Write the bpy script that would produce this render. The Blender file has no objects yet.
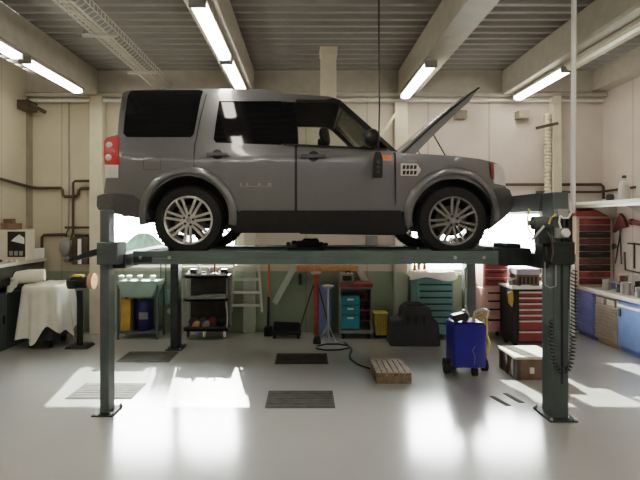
import bpy, bmesh, math, random
import numpy as np
from mathutils import Vector, Matrix
random.seed(7)
sc = bpy.context.scene
COL = sc.collection
PI = math.pi
F, VX, VY, H = 500.0, 306.0, 220.0, 1.93
def wx(px, Y): return (px - VX) * Y / F
def wz(py, Y): return H - (py - VY) * Y / F
def P(px, py, Y): return Vector((wx(px, Y), Y, wz(py, Y)))
def G(px, py, z=0.0):
    Y = F * (H - z) / (py - VY)
    return Vector((wx(px, Y), Y, z))

# ------------------------------------------------------------------ materials
def nodes_of(name):
    m = bpy.data.materials.new(name); m.use_nodes = True
    nt = m.node_tree
    return m, nt, nt.nodes['Principled BSDF']
def mat(name, col, rough=0.5, metal=0.0, var=0.12, scale=6.0, coat=0.0, bump=0.0, spec=0.5):
    m, nt, b = nodes_of(name)
    n = nt.nodes.new('ShaderNodeTexNoise'); n.inputs['Scale'].default_value = scale; n.inputs['Detail'].default_value = 5
    g = nt.nodes.new('ShaderNodeTexCoord'); nt.links.new(g.outputs['Object'], n.inputs['Vector'])
    r = nt.nodes.new('ShaderNodeValToRGB')
    lo = [max(0, c * (1 - var)) for c in col]; hi = [min(1, c * (1 + var)) for c in col]
    r.color_ramp.elements[0].position = .3; r.color_ramp.elements[1].position = .7
    r.color_ramp.elements[0].color = (*lo, 1); r.color_ramp.elements[1].color = (*hi, 1)
    nt.links.new(n.outputs['Fac'], r.inputs['Fac']); nt.links.new(r.outputs['Color'], b.inputs['Base Color'])
    b.inputs['Roughness'].default_value = rough; b.inputs['Metallic'].default_value = metal
    b.inputs['Coat Weight'].default_value = coat; b.inputs['Coat Roughness'].default_value = .06
    b.inputs['Specular IOR Level'].default_value = spec
    if bump:
        bp = nt.nodes.new('ShaderNodeBump'); bp.inputs['Strength'].default_value = bump; bp.inputs['Distance'].default_value = .01
        nt.links.new(n.outputs['Fac'], bp.inputs['Height']); nt.links.new(bp.outputs['Normal'], b.inputs['Normal'])
    return m
def emis(name, col, s):
    m, nt, b = nodes_of(name)
    b.inputs['Base Color'].default_value = (.8, .8, .8, 1)
    b.inputs['Emission Color'].default_value = (*col, 1); b.inputs['Emission Strength'].default_value = s
    return m
def glass(name, tint, refl=.1):
    m, nt, b = nodes_of(name); nt.nodes.remove(b)
    out = nt.nodes['Material Output']
    t = nt.nodes.new('ShaderNodeBsdfTransparent'); t.inputs['Color'].default_value = (*tint, 1)
    gl = nt.nodes.new('ShaderNodeBsdfGlossy'); gl.inputs['Roughness'].default_value = .02
    fr = nt.nodes.new('ShaderNodeFresnel'); fr.inputs['IOR'].default_value = 1.45
    mx = nt.nodes.new('ShaderNodeMixShader')
    nt.links.new(fr.outputs[0], mx.inputs[0]); nt.links.new(t.outputs[0], mx.inputs[1]); nt.links.new(gl.outputs[0], mx.inputs[2])
    nt.links.new(mx.outputs[0], out.inputs['Surface'])
    return m
def wallmat(name, upper, lower, zsplit, seam=1.05, axis='X', right=None):
    m, nt, b = nodes_of(name)
    geo = nt.nodes.new('ShaderNodeNewGeometry'); sx = nt.nodes.new('ShaderNodeSeparateXYZ')
    nt.links.new(geo.outputs['Position'], sx.inputs[0])
    gt = nt.nodes.new('ShaderNodeMath'); gt.operation = 'GREATER_THAN'; gt.inputs[1].default_value = zsplit
    nt.links.new(sx.outputs['Z'], gt.inputs[0])
    mod = nt.nodes.new('ShaderNodeMath'); mod.operation = 'PINGPONG'; mod.inputs[1].default_value = seam / 2
    nt.links.new(sx.outputs[axis], mod.inputs[0])
    lt = nt.nodes.new('ShaderNodeMath'); lt.operation = 'LESS_THAN'; lt.inputs[1].default_value = .012
    nt.links.new(mod.outputs[0], lt.inputs[0])
    n = nt.nodes.new('ShaderNodeTexNoise'); n.inputs['Scale'].default_value = 2.2; n.inputs['Detail'].default_value = 6
    nt.links.new(geo.outputs['Position'], n.inputs['Vector'])
    mx = nt.nodes.new('ShaderNodeMix'); mx.data_type = 'RGBA'
    mx.inputs[6].default_value = (*lower, 1); mx.inputs[7].default_value = (*upper, 1)
    nt.links.new(gt.outputs[0], mx.inputs[0])
    if right:
        mr = nt.nodes.new('ShaderNodeMapRange'); mr.inputs[1].default_value = -1; mr.inputs[2].default_value = 2.5
        nt.links.new(sx.outputs['X'], mr.inputs[0])
        ux_ = nt.nodes.new('ShaderNodeMix'); ux_.data_type = 'RGBA'; ux_.inputs[6].default_value = (*upper, 1); ux_.inputs[7].default_value = (*right, 1)
        nt.links.new(mr.outputs[0], ux_.inputs[0]); nt.links.new(ux_.outputs[2], mx.inputs[7])
    mul = nt.nodes.new('ShaderNodeMix'); mul.data_type = 'RGBA'; mul.blend_type = 'MULTIPLY'; mul.inputs[0].default_value = .22
    nt.links.new(mx.outputs[2], mul.inputs[6]); nt.links.new(n.outputs['Fac'], mul.inputs[7])
    sm = nt.nodes.new('ShaderNodeMix'); sm.data_type = 'RGBA'
    f2 = nt.nodes.new('ShaderNodeMath'); f2.operation = 'MULTIPLY'; f2.inputs[1].default_value = .45
    nt.links.new(lt.outputs[0], f2.inputs[0]); nt.links.new(f2.outputs[0], sm.inputs[0])
    nt.links.new(mul.outputs[2], sm.inputs[6]); sm.inputs[7].default_value = (.25, .22, .17, 1)
    nt.links.new(sm.outputs[2], b.inputs['Base Color']); b.inputs['Roughness'].default_value = .6
    return m
M = {}
M['wall'] = wallmat('painted_wall', (.66, .595, .46), (.36, .43, .33), 1.05, right=(.76, .68, .63))
M['wall_r'] = wallmat('painted_wall_pinkish', (.76, .68, .63), (.55, .50, .45), .6, 2.6, 'Y')
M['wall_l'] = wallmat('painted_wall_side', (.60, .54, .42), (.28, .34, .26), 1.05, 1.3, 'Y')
M['beam'] = mat('beam_paint', (.50, .465, .40), .55, var=.08)
M['ceil'] = mat('corrugated_ceiling', (.33, .32, .30), .4, .25, var=.06, scale=1.5)
M['cream'] = mat('cream_paint', (.70, .645, .52), .5, var=.06)
M['white'] = mat('white_paint', (.80, .79, .76), .45, var=.04)
M['frame'] = mat('window_frame_white', (.8, .8, .78), .4, var=.04)
M['greenpale'] = mat('pale_green_paint', (.55, .62, .53), .55, var=.06)
M['lift'] = mat('lift_green_paint', (.098, .118, .115), .42, .1, var=.15, scale=4)
M['liftdark'] = mat('lift_dark_metal', (.03, .037, .037), .45, .3, var=.25, scale=12)
M['runway'] = mat('runway_green_paint', (.115, .152, .14), .42, .1, var=.12, scale=5)
M['runtop'] = mat('runway_tread', (.03, .033, .032), .7, var=.3, scale=20, bump=.3)
M['steel'] = mat('bright_steel', (.55, .55, .54), .3, .9, var=.08)
M['chrome'] = mat('chrome', (.8, .8, .8), .12, 1.0, var=.03)
M['alu'] = mat('aluminium', (.62, .61, .57), .38, .6, var=.08)
M['pipe'] = mat('dark_pipe', (.10, .075, .055), .5, .3, var=.2)
M['black'] = mat('black_plastic', (.014, .014, .015), .45, var=.3, scale=10)
M['blackm'] = mat('black_rubber', (.012, .012, .012), .75, var=.3, scale=30)
M['tyre'] = mat('tyre_rubber', (.012, .0115, .011), .7, var=.3, scale=40, bump=.2)
M['paint'] = mat('grey_metallic_paint', (.165, .166, .170), .32, .35, var=.04, scale=60, coat=.8)
M['paintdk'] = mat('dark_grey_trim', (.085, .085, .086), .4, .2, var=.1, scale=20, coat=.3)
M['sill'] = mat('black_sill', (.016, .016, .017), .5, var=.2, scale=20)
M['rim'] = mat('silver_alloy', (.62, .60, .57), .3, .55, var=.04)
M['rimdk'] = mat('shaded_alloy', (.25, .24, .23), .4, .5, var=.1)  # silver alloy darkened, the front wheels' shade put into the colour
M['disc'] = mat('brake_disc', (.12, .11, .10), .5, .6, var=.2)
M['gdark'] = mat('privacy_glass', (.004, .004, .005), .06, var=.1, coat=.2)
M['gclear'] = glass('car_glass', (.94, .955, .94))
M['gwin'] = glass('window_glass', (.93, .96, .95))
M['red'] = mat('red_lamp_lens', (.50, .014, .012), .4, var=.15, coat=.1)
M['lens'] = mat('clear_lamp_lens', (.66, .64, .60), .1, var=.1, coat=.8)
M['orange'] = mat('orange_lens', (.85, .20, .04), .2, var=.1)
M['seat'] = mat('seat_leather', (.035, .032, .03), .6, var=.2)
M['tealc'] = mat('teal_cabinet_paint', (.27, .49, .47), .42, var=.08)
M['tealb'] = mat('bright_teal_paint', (.03, .30, .36), .42, var=.08)
M['pinkred'] = mat('sun_tinted_red_paint', (.72, .43, .39), .42, var=.08)  # red paint lightened to pink, the sunlight on it put into the colour
M['redc'] = mat('red_cabinet_paint', (.25, .042, .038), .4, var=.15)
M['redd'] = mat('dark_red_paint', (.25, .05, .045), .45, var=.25, scale=9)
M['blue'] = mat('blue_tank_paint', (.012, .022, .26), .32, var=.12, coat=.3)
M['bluec'] = mat('blue_cabinet_paint', (.20, .31, .62), .42, var=.08)
M['blued'] = mat('violet_blue_cabinet_paint', (.20, .24, .50), .42, var=.1)
M['beige'] = mat('beige_drawer_paint', (.58, .50, .40), .5, var=.08)
M['wood'] = mat('worn_wood', (.23, .175, .115), .7, var=.35, scale=14)
M['woodo'] = mat('orange_wood', (.52, .27, .12), .6, var=.25, scale=10)
M['crate'] = mat('brown_crate_board', (.17, .115, .075), .7, var=.25, scale=9)
M['cratetop'] = mat('sunlit_crate_lid', (.60, .55, .47), .7, var=.12, scale=9)  # crate brown lightened, sunlight on the top put into the colour
M['yellow'] = mat('yellow_plastic', (.62, .50, .09), .5, var=.15)
M['yellowd'] = mat('ochre_board', (.58, .36, .05), .55, var=.15)
M['orangeh'] = mat('orange_handle', (.72, .19, .07), .5, var=.1)
M['cloth'] = mat('cream_cloth', (.80, .77, .68), .85, var=.06, scale=5)
M['reddk'] = mat('maroon_iron', (.13, .035, .03), .55, var=.25, scale=9)
M['bluedk'] = mat('navy_drum_paint', (.012, .018, .11), .4, var=.12)
M['traygreen'] = mat('grey_green_tray', (.27, .37, .34), .45, var=.1)
M['rust'] = mat('orange_red_paint', (.40, .10, .06), .55, var=.25, scale=9)
M['brownp'] = mat('beige_brown_paint', (.27, .24, .185), .55, var=.1)
M['pier'] = wallmat('pier_paint', (.70, .645, .54), (.56, .62, .52), 1.05, 50)
M['tan'] = mat('tan_disc', (.62, .36, .22), .7, var=.15)
M['greyd'] = mat('dark_grey_plastic', (.055, .055, .06), .6, var=.15)
M['grey'] = mat('grey_plastic', (.30, .30, .29), .55, var=.12)
M['plate'] = mat('floor_plate_steel', (.075, .072, .062), .75, .0, var=.2, scale=8, spec=.15)
M['bush'] = mat('hazy_green_leaves', (.011, .016, .012), 1.0, var=.3, scale=8, spec=.02)
M['outside'] = mat('pale_yard', (.6, .6, .59), .9, var=.05)
M['concrete'] = mat('work_top', (.50, .46, .40), .5, var=.12)
M['lamp'] = emis('lamp_diffuser_glow', (1.0, .925, .81), 16)
M['lampoff'] = mat('lamp_diffuser_off', (.75, .70, .56), .35, var=.05)
M['lilac'] = mat('lilac_card', (.44, .40, .50), .7, var=.2)
M['bottle'] = mat('milky_bottle', (.68, .66, .62), .3, var=.1)
M['greymark'] = mat('grey_marking', (.24, .24, .235), .5, var=.1)
# floor
m, nt, b = nodes_of('glossy_epoxy_floor')
geo = nt.nodes.new('ShaderNodeNewGeometry')
n = nt.nodes.new('ShaderNodeTexNoise'); n.inputs['Scale'].default_value = .9; n.inputs['Detail'].default_value = 8
nt.links.new(geo.outputs['Position'], n.inputs['Vector'])
r = nt.nodes.new('ShaderNodeValToRGB')
r.color_ramp.elements[0].position = .3; r.color_ramp.elements[1].position = .72
r.color_ramp.elements[0].color = (.455, .45, .445, 1); r.color_ramp.elements[1].color = (.49, .485, .48, 1)
nt.links.new(n.outputs['Fac'], r.inputs['Fac']); nt.links.new(r.outputs['Color'], b.inputs['Base Color'])
r2 = nt.nodes.new('ShaderNodeMapRange'); r2.inputs[3].default_value = .15; r2.inputs[4].default_value = .21
nt.links.new(n.outputs['Fac'], r2.inputs[0]); nt.links.new(r2.outputs[0], b.inputs['Roughness'])
b.inputs['Specular IOR Level'].default_value = .75
b.inputs['Coat Weight'].default_value = .6; b.inputs['Coat Roughness'].default_value = .16
M['floor'] = m
def lam(k): return M[k] if isinstance(k, str) else k

# ------------------------------------------------------------------ mesh building
class MB:
    def __init__(s): s.bm = bmesh.new()
    def box(s, x0, x1, y0, y1, z0, z1):
        v = [s.bm.verts.new((x, y, z)) for x in (x0, x1) for y in (y0, y1) for z in (z0, z1)]
        for f in ((0,1,3,2),(4,6,7,5),(0,4,5,1),(2,3,7,6),(0,2,6,4),(1,5,7,3)): s.bm.faces.new([v[i] for i in f])
        return s
    def bar(s, p, q, w, h=None, up=(0,0,1)):
        h = h or w; p, q = Vector(p), Vector(q); d = (q - p).normalized(); u = Vector(up)
        if abs(d.dot(u)) > .98: u = Vector((0,1,0))
        a = d.cross(u).normalized(); c = a.cross(d)
        v = []
        for e in (p, q):
            for i, j in ((-1,-1),(1,-1),(1,1),(-1,1)): v.append(s.bm.verts.new(e + a*(i*w/2) + c*(j*h/2)))
        for f in ((3,2,1,0),(4,5,6,7),(0,1,5,4),(1,2,6,5),(2,3,7,6),(3,0,4,7)): s.bm.faces.new([v[i] for i in f])
        return s
    def tube(s, pts, r, n=8, closed=False):
        pts = [Vector(p) for p in pts]; N = len(pts); rings = []; prev = None
        for i, p in enumerate(pts):
            if closed: d = pts[(i+1) % N] - pts[i-1]
            else: d = pts[min(i+1, N-1)] - pts[max(i-1, 0)]
            d.normalize()
            if prev is None:
                a = d.cross(Vector((0,0,1)))
                if a.length < .1: a = d.cross(Vector((0,1,0)))
            else: a = prev - d * prev.dot(d)
            if a.length < 1e-6: a = d.orthogonal()
            a.normalize(); prev = a; c = d.cross(a)
            rr = r[i] if isinstance(r, (list, tuple)) else r
            rings.append([s.bm.verts.new(p + (a*math.cos(t) + c*math.sin(t))*rr) for t in (2*PI*k/n for k in range(n))])
        for i in range(N if closed else N-1):
            A, B = rings[i], rings[(i+1) % N]
            for k in range(n): s.bm.faces.new((A[k], A[(k+1) % n], B[(k+1) % n], B[k]))
        if not closed:
            s.bm.faces.new(rings[0][::-1]); s.bm.faces.new(rings[-1])
        return s
    def cyl(s, p, q, r, r1=None, n=20):
        return s.tube([p, q], [r, r if r1 is None else r1], n)
    def lathe(s, prof, c, axis='Z', n=28, caps=True):
        c = Vector(c); rings = []
        for r, h in prof:
            ring = []
            for k in range(n):
                t = 2*PI*k/n; a, b_ = r*math.cos(t), r*math.sin(t)
                ring.append(s.bm.verts.new(c + Vector({'Z': (a, b_, h), 'Y': (a, h, b_), 'X': (h, a, b_)}[axis])))
            rings.append(ring)
        for A, B in zip(rings, rings[1:]):
            for k in range(n): s.bm.faces.new((A[k], A[(k+1) % n], B[(k+1) % n], B[k]))
        if caps: s.bm.faces.new(rings[0][::-1]); s.bm.faces.new(rings[-1])
        return s
    def prism(s, poly, a0, a1, axis='Y'):
        def mk(p, a): return {'Y': (p[0], a, p[1]), 'X': (a, p[0], p[1]), 'Z': (p[0], p[1], a)}[axis]
        A = [s.bm.verts.new(mk(p, a0)) for p in poly]; B = [s.bm.verts.new(mk(p, a1)) for p in poly]
        n = len(poly)
        s.bm.faces.new(A); s.bm.faces.new(B[::-1])
        for i in range(n): s.bm.faces.new((A[i], B[i], B[(i+1) % n], A[(i+1) % n]))
        return s
    def ball(s, c, rx, ry=None, rz=None, n=12):
        ry = ry or rx; rz = rz or rx
        r = bmesh.ops.create_uvsphere(s.bm, u_segments=n+4, v_segments=n, radius=1)
        for v in r['verts']: v.co = Vector(c) + Vector((v.co.x*rx, v.co.y*ry, v.co.z*rz))
        return s
    def grid(s, f, nu, nv):
        V = [[s.bm.verts.new(f(i/(nu-1), j/(nv-1))) for j in range(nv)] for i in range(nu)]
        for i in range(nu-1):
            for j in range(nv-1): s.bm.faces.new((V[i][j], V[i+1][j], V[i+1][j+1], V[i][j+1]))
        return s
    def build(s, name, mk, parent=None, smooth=35, bevel=0, label=None):
        bmesh.ops.recalc_face_normals(s.bm, faces=s.bm.faces)
        off = Vector((0,0,0)); q = parent
        while q is not None: off += q.location; q = q.parent
        if off.length: bmesh.ops.translate(s.bm, verts=s.bm.verts, vec=-off)
        me = bpy.data.meshes.new(name); s.bm.to_mesh(me); s.bm.free()
        return link(name, me, mk, parent, smooth, bevel, label)
def link(name, me, mk, parent=None, smooth=35, bevel=0, label=None):
    me.materials.clear(); me.materials.append(lam(mk))
    if smooth:
        for p in me.polygons: p.use_smooth = True
        me.set_sharp_from_angle(angle=math.radians(smooth))
    o = bpy.data.objects.new(name, me); COL.objects.link(o)
    if parent: o.parent = parent
    if bevel:
        bv = o.modifiers.new('bevel', 'BEVEL'); bv.width = bevel; bv.segments = 2; bv.limit_method = 'ANGLE'; bv.angle_limit = math.radians(40)
    if label: o['label'] = label
    return o
def tag(o, label, cat, group=None, kind=None):
    o['label'] = label; o['category'] = cat
    if group: o['group'] = group
    if kind: o['kind'] = kind
    return o
def thing(name, label, cat, loc, group=None):
    o = bpy.data.objects.new(name, None); COL.objects.link(o); o.location = loc; o.empty_display_size = .1
    return tag(o, label, cat, group)
def solo(mb, name, mk, label, cat, group=None, smooth=35, bevel=0):
    o = mb.build(name, mk, None, smooth, bevel)
    c = [Vector(v.co) for v in o.data.vertices]
    base = Vector(((min(p.x for p in c)+max(p.x for p in c))/2, (min(p.y for p in c)+max(p.y for p in c))/2, min(p.z for p in c)))
    o.data.transform(Matrix.Translation(-base)); o.location = base
    return tag(o, label, cat, group)
def struct(mb, name, mk, bevel=0, parent=None, smooth=30):
    o = mb.build(name, mk, parent, smooth, bevel)
    if parent is None: o['kind'] = 'structure'
    return o
def copy_tree(o, parent=None):
    c = o.copy(); COL.objects.link(c)
    if parent: c.parent = parent
    for ch in list(o.children): copy_tree(ch, c)
    return c

# ------------------------------------------------------------------ room shell
XL, XR, YB, YF, ZC = -4.75, 5.10, 8.60, -3.5, 4.47
struct(MB().box(XL-.2, XR+.2, YF-.2, YB+.25, -.12, 0), 'floor', 'floor')
# corrugated ceiling: real ribs running across the hall
mb = MB(); y = YF; prof = []
while y < YB:
    prof += [(y, ZC+.05), (y+.11, ZC+.05), (y+.135, ZC), (y+.195, ZC)]; y += .22
prof += [(YB+.1, ZC+.05), (YB+.1, ZC+.15), (YF, ZC+.15)]
mb.prism(prof, XL-.1, XR+.1, 'X'); struct(mb, 'ceiling', 'ceil', smooth=0)
W1 = (-3.40, -1.17); W2 = (1.79, 4.10); ZS, ZT = 1.03, 2.08
def wallpiece(x0, x1, z0, z1): mbw.box(x0, x1, YB, YB+.25, z0, z1)
mbw = MB()
xs = [XL-.2, W1[0], W1[1], W2[0], W2[1], XR+.2]
mbw.box(xs[0], xs[-1], YB, YB+.25, 0, ZS); mbw.box(xs[0], xs[-1], YB, YB+.25, ZT, ZC)
for a, c in ((0,1),(2,3),(4,5)): mbw.box(xs[a], xs[c], YB, YB+.25, ZS, ZT)
ZS1 = 1.14; mbw.box(W1[0], W1[1], YB, YB+.25, ZS, ZS1)
struct(mbw, 'wall_back', 'wall', smooth=0)
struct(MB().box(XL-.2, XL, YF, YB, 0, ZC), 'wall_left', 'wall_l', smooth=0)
struct(MB().box(XR, XR+.2, YF, YB, 0, ZC), 'wall_right', 'wall_r', smooth=0)
struct(MB().box(XL-.2, XR+.2, YF-.2, YF, 0, ZC), 'wall_front', 'wall', smooth=0)
for i, (a, c, ZS) in enumerate(((*W1, ZS1), (*W2, ZS))):
    mb = MB(); t = .05; y0, y1 = YB+.06, YB+.14
    mb.box(a, a+t, y0, y1, ZS, ZT).box(c-t, c, y0, y1, ZS, ZT).box(a+t, c-t, y0, y1, ZS, ZS+t).box(a+t, c-t, y0, y1, ZT-t, ZT)
    mid = (a+c)/2; mb.box(mid-.03, mid+.03, y0, y1, ZS+t, ZT-t)
    w = struct(mb, 'window_%d' % (i+1), 'frame', bevel=.004)
    w['label'] = 'wide white framed window ' + ('behind the rear wheel of the car' if i == 0 else 'behind the front bumper of the car')
    MB().box(a+t, mid-.03, YB+.095, YB+.101, ZS+t, ZT-t).box(mid+.03, c-t, YB+.095, YB+.101, ZS+t, ZT-t).build('pane', 'gwin', w)
    MB().box(a-.03, c+.03, YB-.05, YB+.06, ZS-.04, ZS-.002).build('window_sill', 'white', w, bevel=.005)
# columns standing against the walls
def col(n, x0, x1, y0, z1, k, z0=0): struct(MB().box(x0, x1, y0, YB, z0, z1), n, k, bevel=.008)
col('column_1', -3.66, -3.44, YB-.16, 4.05, 'cream')
col('column_2', -1.07, -.865, YB-.08, 4.05, 'pier')
col('column_3', 1.50, 1.72, YB-.16, 3.92, 'pier')
col('column_4', 4.17, 4.32, YB-.16, 4.05, 'cream')
struct(MB().box(XL, XL+.05, YB-.12, YB, 1.8, 4.0), 'column_5', 'brownp')
# girders under the roof
def girder(n, x0, x1, fl=.05):
    mb = MB(); mb.box(x0, x1, YF, YB, 4.11, ZC); mb.box(x0-fl*.3, x1+fl*.3, YF, YB, 4.05, 4.11); struct(mb, n, 'beam', bevel=.006)
girder('beam_1', -3.84, -3.54); girder('beam_2', -1.17, -.88); girder('beam_3', 1.57, 1.86); girder('beam_4', 3.34, 3.70)
struct(MB().box(4.86, XR, YF, YB, 4.12, ZC), 'beam_5', 'beam', bevel=.006)
struct(MB().box(XL, XR, YB-.10, YB, 4.10, ZC).box(XL, XR, YB-.16, YB-.10, 4.02, 4.08), 'beam_6', 'beam', bevel=.006)
# outside: yard and the mound of bushes seen through the left window
struct(MB().box(-40, 40, YB+.26, 80, -.45, -.35), 'ground', 'outside')
def mound(u, v):
    t = u*2*PI; r = math.sin(v*PI/2)
    h = math.cos(v*PI/2)
    nz = 1 + .10*math.sin(7*t)*r + .06*math.sin(13*t+v*9)
    return Vector((-4.55 + 1.25*r*math.cos(t)*nz, 14 + .8*r*math.sin(t)*nz, -.35 + 1.72*(max(h,0)**.8) + .20*math.exp(-(v*6)**2) + .05*math.sin(9*t)*math.sin(v*11)))
mb = MB().grid(mound, 41, 16); bmesh.ops.remove_doubles(mb.bm, verts=mb.bm.verts, dist=1e-4)
solo(mb, 'bush', 'bush', 'hazy green rounded bush outside the left window', 'bush')

# ------------------------------------------------------------------ ceiling fittings
def fixture(x, y0, y1, label, lit=True):
    t = thing('fluorescent_light', label, 'ceiling light', (x, (y0+y1)/2, 3.93), 'fluorescent lights under the roof girders')
    mb = MB(); mb.prism([(x-.085, 3.985), (x-.085, 4.02), (x-.05, 4.053), (x+.05, 4.053), (x+.085, 4.02), (x+.085, 3.985)], y0, y1)
    mb.build('housing', 'beam', t)
    pr = [(x-.075, 3.985), (x-.07, 3.95), (x-.035, 3.925), (x+.035, 3.925), (x+.07, 3.95), (x+.075, 3.985)]
    MB().prism(pr, y0+.03, y1-.03).build('diffuser', 'lamp' if lit else 'lampoff', t, label='glowing white diffuser' if lit else 'unlit cream diffuser')
    for e in (y0-.012, y1-.012):
        MB().box(x-.08, x+.08, e, e+.03, 3.93, 4.02).build('end_cap', 'grey', t)
    return t
fixture(-3.60, 6.40, 7.90, 'glowing fluorescent light at left, the farther of two on that girder')
fixture(-3.60, 4.66, 6.22, 'glowing fluorescent light at the left edge of the photo')
fixture(-1.02, 6.42, 7.90, 'short-looking glowing light just above the car roof')
fixture(-1.02, 4.70, 6.28, 'long glowing light at top centre left, nearer than the one above the roof')
fixture(1.64, 6.56, 8.25, 'glowing fluorescent light right of the centre, beside the raised bonnet')
fixture(3.54, 6.78, 8.35, 'glowing fluorescent light on the right girder by the white drop pipe')
fixture(3.54, 4.95, 6.70, 'unlit cream light on the right girder, nearer than the glowing one', False)
for i, (x, y0) in enumerate(((-3.6, 2.6), (-1.02, 2.6), (1.64, 2.6), (3.54, 2.6), (-3.6, -.6), (-1.02, -.6), (1.64, -.6), (3.54, -.6))):
    fixture(x, y0, y0+1.55, 'glowing fluorescent light outside the photo, ' + ('far' if y0 > 0 else 'near') + ' one on the ' + {-3.6: 'leftmost', -1.02: 'centre left', 1.64: 'centre right', 3.54: 'right'}[x] + ' girder')
# bulk-head duct hanging in front of the back wall
t = thing('ceiling_duct', 'cream square duct hanging from the ceiling above the windscreen', 'duct', (.33, 7.5, 3.5))
MB().box(.22, .45, 7.42, 7.62, 3.55, ZC-.06).build('duct_shaft', 'cream', t, bevel=.006)
MB().box(.205, .465, 7.40, 7.64, ZC-.08, ZC+.04).build('flange', 'cream', t, bevel=.004)
# wire cable tray on the left
t = thing('cable_tray', 'galvanised wire cable tray hung below the ceiling at left', 'cable tray', (-2.45, 6.6, 4.1))
mb = MB()
for dx, z in ((-.16, 4.28), (-.16, 4.2), (-.08, 4.15), (0, 4.15), (.08, 4.15), (.16, 4.2), (.16, 4.28)):
    mb.tube([(-2.45+dx, 4.6, z), (-2.45+dx, 8.49, z)], .006, 5)
y = 4.7
while y < 8.45:
    mb.tube([(-2.61, y, 4.28), (-2.61, y, 4.19), (-2.55, y, 4.15), (-2.35, y, 4.15), (-2.29, y, 4.19), (-2.29, y, 4.28)], .005, 5); y += .1
mb.build('basket', 'alu', t)
mb = MB()
for k in range(3): mb.tube([(-2.52+.05*k, 4.6, 4.175), (-2.5+.05*k, 6.4, 4.18), (-2.53+.05*k, 8.48, 4.175)], .014, 6)
mb.build('cable', 'cream', t)
for y in (5.95, 7.45):
    MB().box(-2.66, -2.24, y-.02, y+.02, 4.11, 4.14).build('bracket', 'alu', t)
    MB().tube([(-2.64, y, 4.12), (-2.64, y, ZC+.04)], .01, 6).build('hanger_rod', 'grey', t)
# pipes and conduits
solo(MB().tube([(XL+.03, YB-.09, 3.965), (XR-.03, YB-.09, 3.965)], .032, 8), 'conduit_pipe', 'white', 'long white horizontal pipe across the top of the back wall', 'pipe')
def pipe(pts, r, k, label, n=8): return solo(MB().tube(pts, r, n), 'wall_pipe', k, label, 'pipe')
yb = YB-.05
pipe([(XL+.05, 7.0, 2.62), (XL+.05, yb, 2.49), P(38,188,yb), P(61,188,yb), P(62.5,190,yb), P(63,195,yb), P(65,196.5,yb), P(76,196.5,yb), P(78,195,yb), P(79,190,yb), P(81,188.5,yb), P(90,188.5,yb)], .026, 'pipe', 'dark pipe with a U-shaped dip on the cream wall at left')
pipe([P(71,240,yb-.06), P(73,232,yb-.06), P(73,183,yb-.06), P(75,181,yb-.06), P(90,181,yb-.06)], .022, 'pipe', 'dark pipe bending right above the U-shaped dip')
pipe([P(42,270,yb), P(42,237,yb), P(44,235,yb), P(66,234.5,yb)], .024, 'pipe', 'dark pipe rising behind the draped cloth and turning right')
pipe([P(65,227.5,yb-.05), P(94,227.5,yb-.05)], .02, 'pipe', 'short dark horizontal pipe above the dark wall box')
pipe([P(69,100,yb), P(69,186,yb), P(68.5,230,yb)], .014, 'grey', 'thin grey vertical conduit crossing the U-shaped dip')
pipe([P(500,184.5,yb), P(601,184.5,yb), P(603.5,187,yb), P(603.5,199,yb)], .024, 'pipe', 'dark pipe turning down in the right corner')
pipe([P(536,192,yb), P(600,192,yb), (XR-.04, yb-.05, wz(191.5, yb)), (XR-.04, 7.0, 2.45)], .02, 'pipe', 'dark pipe running round the right corner onto the side wall')
solo(MB().tube([(2.655, 4.98, 2.0), (2.66, 4.98, 2.27), (2.67, 4.98, ZC+.05)], .024, 10), 'drop_pipe', 'white', 'white vertical pipe dropping from the ceiling to the right lift post', 'pipe')
# flexible duct beside right column
pts = []; 
mb = MB(); z = 2.36; prof = []
while z < 3.72: prof += [(.045, z), (.062, z+.02), (.062, z+.035), (.045, z+.055)]; z += .06
mb.lathe(prof, (4.11, YB-.1, 0), n=12)
solo(mb, 'flexible_duct', 'cream', 'cream ribbed flexible duct standing beside the right wall column', 'duct')
solo(MB().bar(P(537,128,8.2), P(557,123.5,8.35), .06, .05), 'wall_bracket', 'pipe', 'dark slanted bracket above the ribbed flexible duct', 'bracket')
t = thing('wall_strut', 'cream diagonal strut beside the column behind the windscreen', 'bracket', P(388,150,8.4))
MB().bar(P(380,137,8.45), P(397,112,8.45), .1, .05).build('strut', 'cream', t)
for px in (460, 522):
    solo(MB().box(wx(px-5,8.5), wx(px+6,8.5), 8.42, YB, wz(119,8.5), wz(111,8.5)), 'wall_bracket', 'brownp', 'dark small bracket below the white pipe, ' + ('behind the raised bonnet tip' if px == 460 else 'left of the ribbed flexible duct'), 'bracket', bevel=.01)
solo(MB().box(XL+.01, wx(31,8.3), 8.2, YB-.1, wz(110,8.3), wz(101,8.3)).bar(P(30,104,8.3), P(45,112,8.3), .08, .06), 'corner_bracket', 'pipe', 'dark bracket high in the left corner', 'bracket')
# thin hanging cord
solo(MB().tube([P(287,-20,6.2), P(288,46,6.2)], .004, 5), 'hanging_wire', 'grey', 'thin cord hanging from the ceiling left of the square duct', 'wire')

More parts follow.
